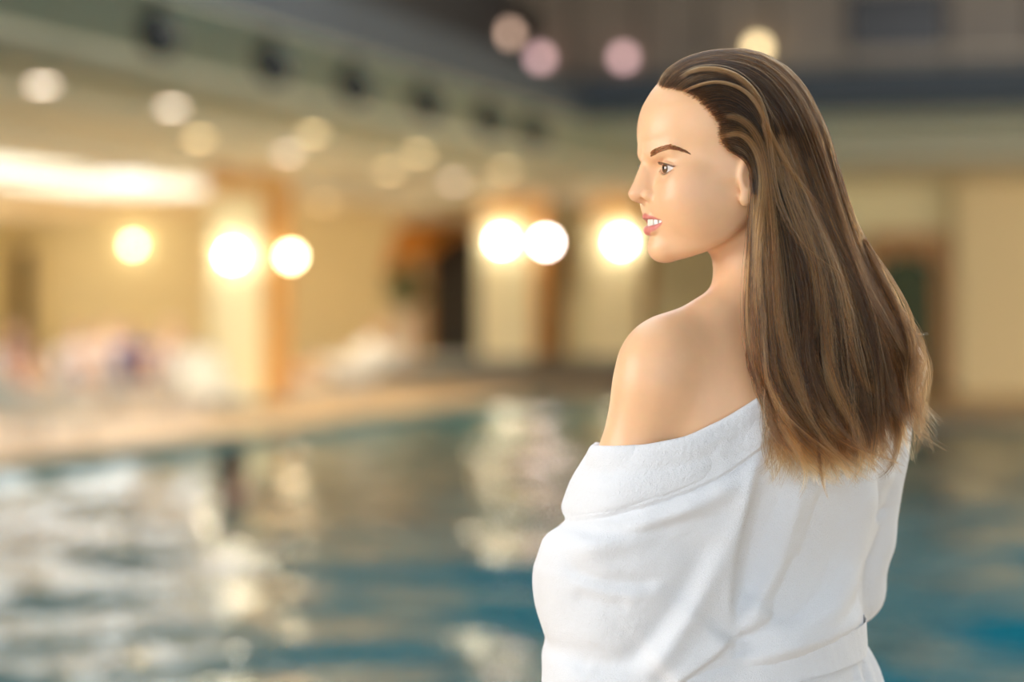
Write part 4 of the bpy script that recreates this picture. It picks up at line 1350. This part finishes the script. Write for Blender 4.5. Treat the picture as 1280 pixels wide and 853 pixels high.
def finish(x, y, z):
    sh = x.shape
    xf, yf, zf = (q.ravel().astype(np.float32) for q in (x, y, z))
    x0, y0, z0 = xf.copy(), yf.copy(), zf.copy()
    for _ in range(2):
        d = full_sdf(xf, yf, zf, low=False); e = 1.0
        m = d < 2.0
        if m.any():
            xa, ya, za = xf[m], yf[m], zf[m]
            g = np.stack([full_sdf(xa + e, ya, za, low=False), full_sdf(xa, ya + e, za, low=False), full_sdf(xa, ya, za + e, low=False)], 1) - d[m][:, None]
            g /= np.linalg.norm(g, axis=1, keepdims=True) + 1e-6
            k = np.clip(2.0 - d[m], 0, 30)[:, None]
            xf[m] += g[:, 0] * k[:, 0]; yf[m] += g[:, 1] * k[:, 0]; zf[m] += g[:, 2] * k[:, 0]
    moved = np.sqrt((xf - x0) ** 2 + (yf - y0) ** 2 + (zf - z0) ** 2) * (z0 < -15)
    x, y, z = xf.reshape(sh), yf.reshape(sh), zf.reshape(sh)
    cy = cloth_y(x, z) - 2.5
    # ease the strand over the cloth instead of kinking at its edge
    over = np.maximum(y - cy, 0)
    for _ in range(3):
        o2 = over.copy(); o2[:, 1:] = np.maximum(o2[:, 1:], over[:, :-1] * 0.8); o2[:, :-1] = np.maximum(o2[:, :-1], over[:, 1:] * 0.8); over = o2
    y = y - over
    return np.stack([x, y, z], -1), moved.reshape(sh)

DARK = np.array([0.0085, 0.0034, 0.0011]); MID = np.array([0.043, 0.0178, 0.0054]); CARAMEL = np.array([0.47, 0.215, 0.075]); RUST = np.array([0.11, 0.043, 0.0135])

def build_hair():
    rs = np.random.default_rng(11)
    N = 15000
    ncl = 520
    cv = np.concatenate([rs.random(int(ncl * 0.72)) * (NG - 1), (NG - 1) - rs.random(ncl - int(ncl * 0.72)) ** 1.2 * (NG - 1)])
    cfar = np.arange(ncl) >= int(ncl * 0.72)
    clay = rs.random(ncl) ** 1.3
    cid = rs.integers(0, ncl, N)
    spread = 0.20
    t = np.linspace(0, 1, NT)
    dv = rs.normal(0, 1, N) * spread
    far = cfar[cid]
    v = cv[cid] + dv
    v = np.where(v < 0, -v * 0.7, v); v = np.where(v > NG - 1, 2 * (NG - 1) - v, v)
    lay = np.clip(clay[cid] + rs.normal(0, 0.16, N), 0, 1)
    # clump waves and clumping towards the tips
    ph = 2.0 * cv + rs.normal(0, 0.6, ncl); fr = 2.1 + rs.normal(0, 0.2, ncl); am = 14.0 + rs.normal(0, 1, ncl) * 8.0
    grow = np.clip((t - 0.40) / 0.5, 0, 1) ** 1.2
    wob = np.zeros((N, NT, 2))
    cw = am[cid][:, None] * np.sin(ph[cid][:, None] + fr[cid][:, None] * 6.28 * t[None, :]) * grow
    wob[..., 0] += cw
    # each strand strays a little by itself
    sp = rs.random(N) * 6.28
    wob[..., 0] += (rs.normal(0, 1.0, N)[:, None] * np.sin(sp[:, None] + 9 * t[None, :])) * (0.4 + 2.0 * t[None, :])
    wob[..., 1] += (rs.normal(0, 1.0, N)[:, None] * np.sin(sp[:, None] * 1.7 + 7 * t[None, :])) * 0.8
    edge = np.exp(-t / 0.05)[None, :, None] * (rs.random(N) < 0.6)[:, None, None]
    wob += rs.normal(0, 1.7, (N, 1, 2)) * edge
    gc = guide(np.clip(cv, 0, NG - 1))[cid]; gs = guide(v)
    cl = (0.75 * np.clip((t - 0.3) / 0.7, 0, 1))[None, :, None]
    wob += (gc - gs) * cl * 0.8
    # uneven tips
    tip = 1 - np.abs(rs.normal(0, 0.06, N)) - 0.13 * rs.random(ncl)[cid] ** 1.4
    x, y, z = strands(v, lay, far, wob, None)
    # flick at the ends, per clump
    fl = rs.normal(0.35, 1.3, ncl)[cid][:, None] * np.clip((t - 0.82) / 0.18, 0, 1)[None, :] ** 2
    x = x + fl * 20; z = z + np.abs(fl) * 5
    # cut to length by resampling
    tt = t[None, :] * tip[:, None]
    # some strands start higher up on the scalp (rooted under the others)
    st = np.where(rs.random(N) < 0.5, rs.random(N) * 0.30, rs.random(N) ** 2 * 0.04)
    tt = st[:, None] + (tip - st)[:, None] * t[None, :]
    fi = tt * (NT - 1); i0 = np.clip(np.floor(fi).astype(int), 0, NT - 2); f = fi - i0
    ar = np.arange(N)[:, None]
    x, y, z = (q[ar, i0] * (1 - f) + q[ar, i0 + 1] * f for q in (x, y, z))
    y = y + (rs.normal(0, 1, ncl)[cid])[:, None] * 4.5 * np.clip((tt - 0.12) / 0.5, 0, 1)
    pts, moved = finish(x, y, z)
    # strands that start on the scalp come out of the skin
    root_pull = np.where(st > 0.04, 1.0, 0.25)[:, None] * np.clip(1 - t[None, :] / 0.04, 0, 1)
    ctr = np.array([0, 0, 40.0]); pts = pts + (ctr - pts) * (0.06 * root_pull[..., None])
    # colour
    hl = rs.random(ncl)
    vv = cv / (NG - 1)
    phl = np.where(vv < 0.35, 0.36, 0.16)
    is_hl = (hl < phl)
    k1 = rs.random(N)
    col = DARK + (MID - DARK) * (k1 ** 1.6)[:, None]
    col = np.repeat(col[:, None, :], NT, 1)
    tone = np.clip((tt - 0.35) / 0.6, 0, 1)
    base_l = ((0.10 + 0.34 * rs.random(N)) * (2.0 * rs.random(ncl) ** 1.5)[cid])[:, None] * tone
    col = col + (RUST - col) * base_l[..., None]
    hs = np.where(is_hl[cid], 0.30 + 0.6 * rs.random(N), 0.03 * rs.random(N))[:, None] * (0.45 + 0.75 * np.clip((tt - 0.1) / 0.8, 0, 1))
    hs = np.clip(hs, 0, 0.95)
    col = col + (CARAMEL - col) * hs[..., None]
    # ends of the front locks are the palest
    pale = np.clip((tt - 0.72) / 0.28, 0, 1) * np.clip(1 - vv[cid] / 0.6, 0, 1)[:, None] * 0.30
    col = col + (CARAMEL * 1.15 - col) * pale[..., None]
    rad = np.full((N, NT), 0.20) * (1 - 0.75 * np.clip((t - 0.8) / 0.2, 0, 1))[None, :] * (0.4 + 0.6 * np.clip(t / 0.06, 0, 1))[None, :]
    ok = moved.max(1) < 9.0                       # leave out strands that would have to cross the neck
    return pts[ok], rad[ok], col[ok]

def locks():
    """single locks that stand out: light streaks and crossing curls (px traces)"""
    rs = np.random.default_rng(5)
    L = [
        ([(848, 121), (880, 110), (905, 113), (925, 124), (940, 145), (951, 172), (966, 200), (985, 228), (1005, 252), (1025, 275), (1042, 300), (1052, 330)], 46, 1.5, 0.9, CARAMEL * 0.9),
        ([(836, 110), (862, 92), (892, 93), (918, 104), (938, 128), (948, 160), (953, 200), (958, 240), (968, 272), (985, 305), (1010, 327), (1045, 348), (1080, 378)], 70, 2.6, 0.85, CARAMEL * 0.6),
        ([(893, 178), (915, 172), (932, 186), (943, 212), (945, 245), (939, 280), (935, 320), (933, 370), (936, 420), (941, 455)], 100, 3.0, 0.95, CARAMEL * 0.95),
        ([(886, 155), (912, 152), (934, 170), (948, 205), (953, 250), (955, 310), (953, 360), (957, 400), (966, 440), (985, 490), (1010, 525)], 80, 3.2, 0.95, CARAMEL * 0.85),
        ([(940, 150), (962, 210), (985, 280), (1003, 330), (1009, 380), (1005, 420), (1001, 428)], 90, 3.0, 0.9, CARAMEL * 0.8),
        ([(975, 160), (1000, 240), (1030, 310), (1046, 360), (1050, 410), (1052, 450), (1066, 475), (1088, 492), (1118, 499)], 150, 4.0, 0.9, CARAMEL * 0.62),
        ([(960, 160), (985, 250), (1010, 320), (1022, 400), (1022, 460), (1034, 495), (1055, 525), (1066, 556), (1060, 582), (1046, 598)], 170, 4.5, 0.95, CARAMEL * 0.95),
        ([(945, 200), (955, 300), (960, 390), (975, 450), (1000, 505), (1030, 535), (1056, 548), (1066, 560)], 120, 3.5, 0.9, CARAMEL * 0.8),
        ([(935, 230), (934, 300), (930, 370), (932, 430), (948, 480), (968, 530), (990, 565), (1015, 588), (1040, 598)], 150, 4.0, 1.0, CARAMEL),
        ([(1000, 190), (1030, 280), (1060, 345), (1085, 400), (1100, 440), (1108, 470)], 80, 2.2, 0.7, CARAMEL * 0.85),
        ([(1015, 200), (1045, 290), (1085, 360), (1120, 410), (1140, 450), (1135, 500), (1146, 522), (1162, 524)], 90, 3.0, 0.6, RUST * 1.1),
        ([(940, 240), (945, 330), (952, 430), (962, 500), (984, 556), (993, 585), (988, 606), (979, 617)], 60, 2.0, 1.0, CARAMEL * 0.9),
        ([(985, 240), (998, 330), (1000, 430), (1003, 520), (1008, 575), (1014, 603), (1022, 618)], 50, 1.8, 0.95, MID),
        ([(1030, 250), (1070, 350), (1100, 430), (1112, 490), (1114, 530), (1126, 552), (1146, 548)], 90, 3.0, 0.8, RUST * 0.8),
        ([(1010, 230), (1050, 320), (1080, 400), (1100, 470), (1112, 530), (1108, 562), (1094, 588), (1080, 592)], 130, 4.5, 0.8, MID),
        ([(1040, 225), (1075, 310), (1105, 380), (1122, 408), (1140, 420), (1166, 418)], 14, 1.2, 0.9, CARAMEL),
    ]
    P3, R3, C3 = [], [], []
    for poly, n, w, out, colr in L:
        g = resample(poly)
        t = np.linspace(0, 1, NT)
        d = np.gradient(g, axis=0); d /= np.linalg.norm(d, axis=1, keepdims=True) + 1e-6
        nn = np.stack([-d[:, 1], d[:, 0]], 1)
        off = rs.normal(0, w * 1.15, n)
        prof = 0.35 + 0.65 * np.sin(np.pi * np.clip(t * 0.9 + 0.05, 0, 1))
        q = g[None] + nn[None] * (off[:, None] * prof[None, :])[..., None]
        q += rs.normal(0, 0.5, (n, 1, 2)) * t[None, :, None] * 3
        x, z = mmx(q[..., 0]), mmz(q[..., 1])
        y = hair_depth(x, z, np.zeros(x.shape, bool))
        y = y - (3.0 * out * np.sin(np.pi * np.clip(t, 0.0, 1)) ** 0.5)[None, :] + rs.normal(0, 1.2, (n, 1)) * (0.3 + t[None, :])
        y[:, 0] += 5; y[:, 1] += 2
        tipn = np.clip(1 - np.abs(rs.normal(0, 0.13, n)), 0.55, 1)
        fi = t[None, :] * tipn[:, None] * (NT - 1); i0 = np.clip(np.floor(fi).astype(int), 0, NT - 2); f = fi - i0; ar = np.arange(n)[:, None]
        x, y, z = (a_[ar, i0] * (1 - f) + a_[ar, i0 + 1] * f for a_ in (x, y, z))
        P3.append(finish(x, y, z)[0])
        R3.append(np.full((n, NT), 0.17) * (1 - 0.75 * np.clip((t - 0.75) / 0.25, 0, 1))[None, :])
        c = np.tile(np.array(colr), (n, NT, 1)) * (0.35 + 1.25 * rs.random((n, 1, 1)))
        c = MID + (c - MID) * (0.55 + 0.45 * t)[None, :, None]
        C3.append(c)
    return np.concatenate(P3), np.concatenate(R3), np.concatenate(C3)

hp, hr_, hcol = build_hair()
lp, lr_, lcol = locks()
hair = hair_object('hair', np.concatenate([hp, lp]) * MM, np.concatenate([hr_, lr_]) * MM, np.concatenate([hcol, lcol]), HAIRMAT, woman)
hair.location = (0, 0, O0.z)
tag(hair, 'long straight dark brown hair with caramel highlights')
# ------------------------------------------------------------------ loungers, bathers, swimmer
def lounger_proto():
    g = empty('sun_lounger', (0, 0, 0))
    fr = bmesh.new()
    for sx in (-1, 1):
        add_cyl(fr, (sx * 0.31, -0.95, 0.30), (sx * 0.31, 0.25, 0.30), 0.028, seg=10)
        add_cyl(fr, (sx * 0.31, 0.25, 0.30), (sx * 0.31, 0.86, 0.80), 0.028, seg=10)
    for y, z in ((-0.95, 0.30), (-0.3, 0.30), (0.25, 0.30), (0.86, 0.80)): add_cyl(fr, (-0.31, y, z), (0.31, y, z), 0.024, seg=10)
    link_bm('frame', fr, M['white_plastic'], g, True)
    for sx in (-1, 1):
        for y in (-0.75, 0.35):
            bm = bmesh.new(); add_cyl(bm, (sx * 0.31, y, 0.0), (sx * 0.30, y * 0.92, 0.30), 0.026, 0.03, seg=10); link_bm('leg', bm, M['white_plastic'], g, True)
        bm = bmesh.new(); add_cyl(bm, (sx * 0.34, -0.05, 0.30), (sx * 0.34, -0.02, 0.52), 0.02, seg=8); add_box(bm, (sx * 0.35, 0.13, 0.53), (0.05, 0.42, 0.03), bevel=0.01); link_bm('armrest', bm, M['white_plastic'], g)
    for k in range(9):
        bm = bmesh.new(); add_box(bm, (0, -0.88 + k * 0.135, 0.335), (0.58, 0.105, 0.022), bevel=0.006); link_bm('seat_slat', bm, M['white_plastic'], g)
    an = math.atan2(0.5, 0.61)
    for k in range(6):
        f = (k + 0.5) / 6
        bm = bmesh.new(); add_box(bm, (0, 0, 0), (0.58, 0.108, 0.022), bevel=0.006)
        bmesh.ops.transform(bm, matrix=Matrix.Translation((0, 0.25 + 0.61 * f - 0.02, 0.33 + 0.5 * f)) @ Matrix.Rotation(an, 4, 'X'), verts=bm.verts)
        link_bm('back_slat', bm, M['white_plastic'], g)
    return g

def blob_person(name, prims, label, loc, rz, cols, res=0.022):
    """one continuous figure from capsules; prims: (a, b, ra, rb, colour key) in metres, local frame"""
    pts = np.array([p for q in prims for p in (q[0], q[1])]); lo, hi = pts.min(0) - 0.25, pts.max(0) + 0.25
    ax = [np.arange(lo[i], hi[i], res, dtype=np.float32) for i in range(3)]
    X, Y, Z = np.meshgrid(*ax, indexing='ij')
    d = None
    for a, b, ra, rb, _ in prims:
        c = cap((X, Y, Z), a, b, ra, rb)
        d = c if d is None else smin(d, c, 0.045)
    V, Q = surface_nets(d, *ax)
    D = np.stack([cap((V[:, 0], V[:, 1], V[:, 2]), a, b, ra, rb) for a, b, ra, rb, _ in prims], 0)
    ci = D.argmin(0)
    C = np.array([cols[p[4]] for p in prims])[ci]
    g = empty('person', loc, rz); tag(g, label, 'person')
    me = bpy.data.meshes.new('body'); me.from_pydata(V.tolist(), [], Q.tolist()); me.update()
    ca = me.color_attributes.new('tint', 'FLOAT_COLOR', 'POINT')
    ca.data.foreach_set('color', np.concatenate([C, np.ones((len(C), 1))], 1).astype(np.float32).ravel())
    link_mesh('body', me, BATHER, g, True)
    return g
BATHER = tint_mat('bather', 0.7)
SK = (0.62, 0.36, 0.23)
def recline(label, loc, rz, cols, lean=0.69, knees=0.1, z=0.370):
    """figure lying back on a lounger, head towards +Y"""
    hy, hz = 0.13, z + 0.175                                     # hips
    ty, tz = hy + 0.44 * math.cos(lean), hz + 0.44 * math.sin(lean)
    ny, nz = ty + 0.10 * math.cos(lean), tz + 0.10 * math.sin(lean)
    hd = (0, ny + 0.08 * math.cos(lean) - 0.03, nz + 0.10)
    pr = [((0, hy, hz), (0, (hy + ty) / 2, (hz + tz) / 2), 0.16, 0.145, 'robe'), ((0, (hy + ty) / 2, (hz + tz) / 2), (0, ty, tz), 0.145, 0.13, 'robe'),
          ((-0.17, ty, tz), (0.17, ty, tz), 0.075, 0.075, 'robe'), ((0, ty, tz), (0, ny, nz), 0.06, 0.055, 'skin'),
          ((0, hd[1], hd[2] - 0.02), (0, hd[1], hd[2] + 0.05), 0.085, 0.098, 'skin'), ((0, hd[1] + 0.035, hd[2] + 0.03), (0, hd[1] + 0.03, hd[2] + 0.085), 0.09, 0.085, 'hair'),
          ((0, hd[1] - 0.09, hd[2] + 0.005), (0, hd[1] - 0.105, hd[2] - 0.01), 0.015, 0.018, 'skin')]
    for s in (-1, 1):
        kn = (s * 0.12, hy - 0.42, hz + knees); an = (s * 0.11, hy - 0.84, z + 0.05)
        pr += [((s * 0.09, hy, hz - 0.01), kn, 0.095, 0.065, 'robe2'), (kn, an, 0.06, 0.042, 'skin'), (an, (an[0], an[1] - 0.06, an[2] + 0.13), 0.04, 0.03, 'skin')]
        el = (s * 0.235, ty - 0.19, tz - 0.18); ha = (s * 0.12, hy - 0.02, hz + 0.19)
        pr += [((s * 0.19, ty, tz), el, 0.055, 0.045, 'arm'), (el, ha, 0.042, 0.034, 'arm'), (ha, (s * 0.05, hy - 0.05, hz + 0.18), 0.036, 0.024, 'skin')]
    return blob_person('person', pr, label, loc, rz, cols)

def c4(robe, robe2=None, arm=None, hair=(0.05, 0.03, 0.02), skin=SK):
    return {'robe': robe, 'robe2': robe2 or robe, 'arm': arm or robe, 'hair': hair, 'skin': skin}
WHT = (0.80, 0.78, 0.74)
proto = lounger_proto()
# (px, py of the base, rotation, label, person colours, person label)
LNG = [
    (424, 508, -1.15, 'white slatted sun lounger standing alone beyond the cream pillar', c4(WHT, WHT, WHT, (0.20, 0.11, 0.06)), 'bather wrapped in a white robe lying on the lone lounger beyond the pillar'),
    (257, 524, 0.30, 'white slatted sun lounger next to the pillar, under a white towel', None, None),
    (172, 516, 0.28, 'white slatted sun lounger holding the bather in dark blue', c4((0.015, 0.03, 0.17), (0.015, 0.03, 0.17), (0.015, 0.03, 0.17)), 'bather in a dark blue robe lying back on a white lounger'),
    (216, 494, 0.20, 'white slatted sun lounger in the back row, holding the fair haired bather', c4((0.40, 0.22, 0.10), WHT, SK, (0.75, 0.68, 0.55)), 'fair haired bather with a brown top lying in the back row'),
    (108, 519, 0.32, 'white slatted sun lounger holding the bather in pinkish white', c4((0.66, 0.52, 0.45), WHT, SK, (0.06, 0.03, 0.02)), 'bather in a pinkish white wrap lying back on a lounger'),
    (140, 495, 0.25, 'white slatted sun lounger in the back row, holding the bare chested bather', c4(SK, WHT, SK, (0.03, 0.02, 0.015)), 'bare chested bather with a white towel over the legs'),
    (28, 521, 0.36, 'white slatted sun lounger under the dark haired bather in maroon', c4((0.10, 0.03, 0.025), SK, SK, (0.02, 0.015, 0.012)), 'dark haired bather with a maroon top lying on a lounger'),
    (22, 552, 0.9, 'white slatted sun lounger nearest the water, under a pale grey towel', None, None),
]
for i, (px, py, rz, lb, cols, plb) in enumerate(LNG):
    o = proto if i == 0 else copy_tree(proto)
    b = ground(px, py)
    o.location = b; o.rotation_euler = (0, 0, rz)
    tag(o, lb, 'sun lounger', 'white sun loungers on the pool deck')
    if cols: recline(plb, b, rz, cols, 0.69, 0.08 + 0.16 * (i % 3 == 2))

# towels on the empty loungers
def towel(px, py, rz, label, colr):
    b = ground(px, py)
    n, m_ = 14, 30
    bm = bmesh.new(); rows = []
    rs = random.Random(px)
    for j in range(m_):
        y = -0.9 + 1.75 * j / (m_ - 1)
        z = 0.362 if y < 0.22 else 0.362 + (y - 0.22) * 0.82
        rows.append([bm.verts.new((-0.27 + 0.54 * k / (n - 1), y, z + 0.008 * math.sin(7 * y + k) + 0.008)) for k in range(n)])
    for a, c in zip(rows, rows[1:]):
        for k in range(n - 1): bm.faces.new((a[k], a[k + 1], c[k + 1], c[k]))
    r = bmesh.ops.solidify(bm, geom=list(bm.faces), thickness=0.012)
    o = link_bm('towel', bm, mat('towel_cloth', colr, rough=0.95, var=0.05, scale=30), None, True)
    o.location = b; o.rotation_euler = (0, 0, rz); tag(o, label, 'towel')
towel(257, 524, 0.30, 'white towel spread on the lounger next to the pillar', (0.82, 0.80, 0.76))
towel(22, 552, 0.9, 'pale grey towel spread on the empty lounger nearest the water', (0.62, 0.66, 0.66))

# swimmer: head and shoulders above the water
def swimmer(px, py, label, hair_c):
    b = ground(px, py, -0.12) + Vector((0, 0, 0.07))
    pr = [((0, 0, -0.55), (0, 0, -0.10), 0.13, 0.14, 'skin'), ((-0.16, 0, -0.13), (0.16, 0, -0.13), 0.075, 0.075, 'skin'), ((0, 0, -0.1), (0, 0, 0.04), 0.055, 0.05, 'skin'),
          ((0, -0.01, 0.11), (0, -0.01, 0.18), 0.082, 0.095, 'skin'), ((0, 0.03, 0.14), (0, 0.025, 0.22), 0.105, 0.10, 'hair'), ((0, 0.06, 0.0), (0, 0.06, 0.16), 0.075, 0.09, 'hair'),
          ((0, -0.10, 0.12), (0, -0.115, 0.105), 0.014, 0.017, 'skin')]
    for s in (-1, 1):
        pr += [((s * 0.19, 0, -0.13), (s * 0.34, -0.16, -0.20), 0.055, 0.045, 'skin'), ((s * 0.34, -0.16, -0.20), (s * 0.22, -0.40, -0.16), 0.042, 0.034, 'skin')]
    return blob_person('person', pr, label, b, 2.2, {'skin': (0.42, 0.22, 0.14), 'hair': hair_c})
swimmer(293, 618, 'dark haired swimmer, head above the teal water', (0.012, 0.007, 0.006))
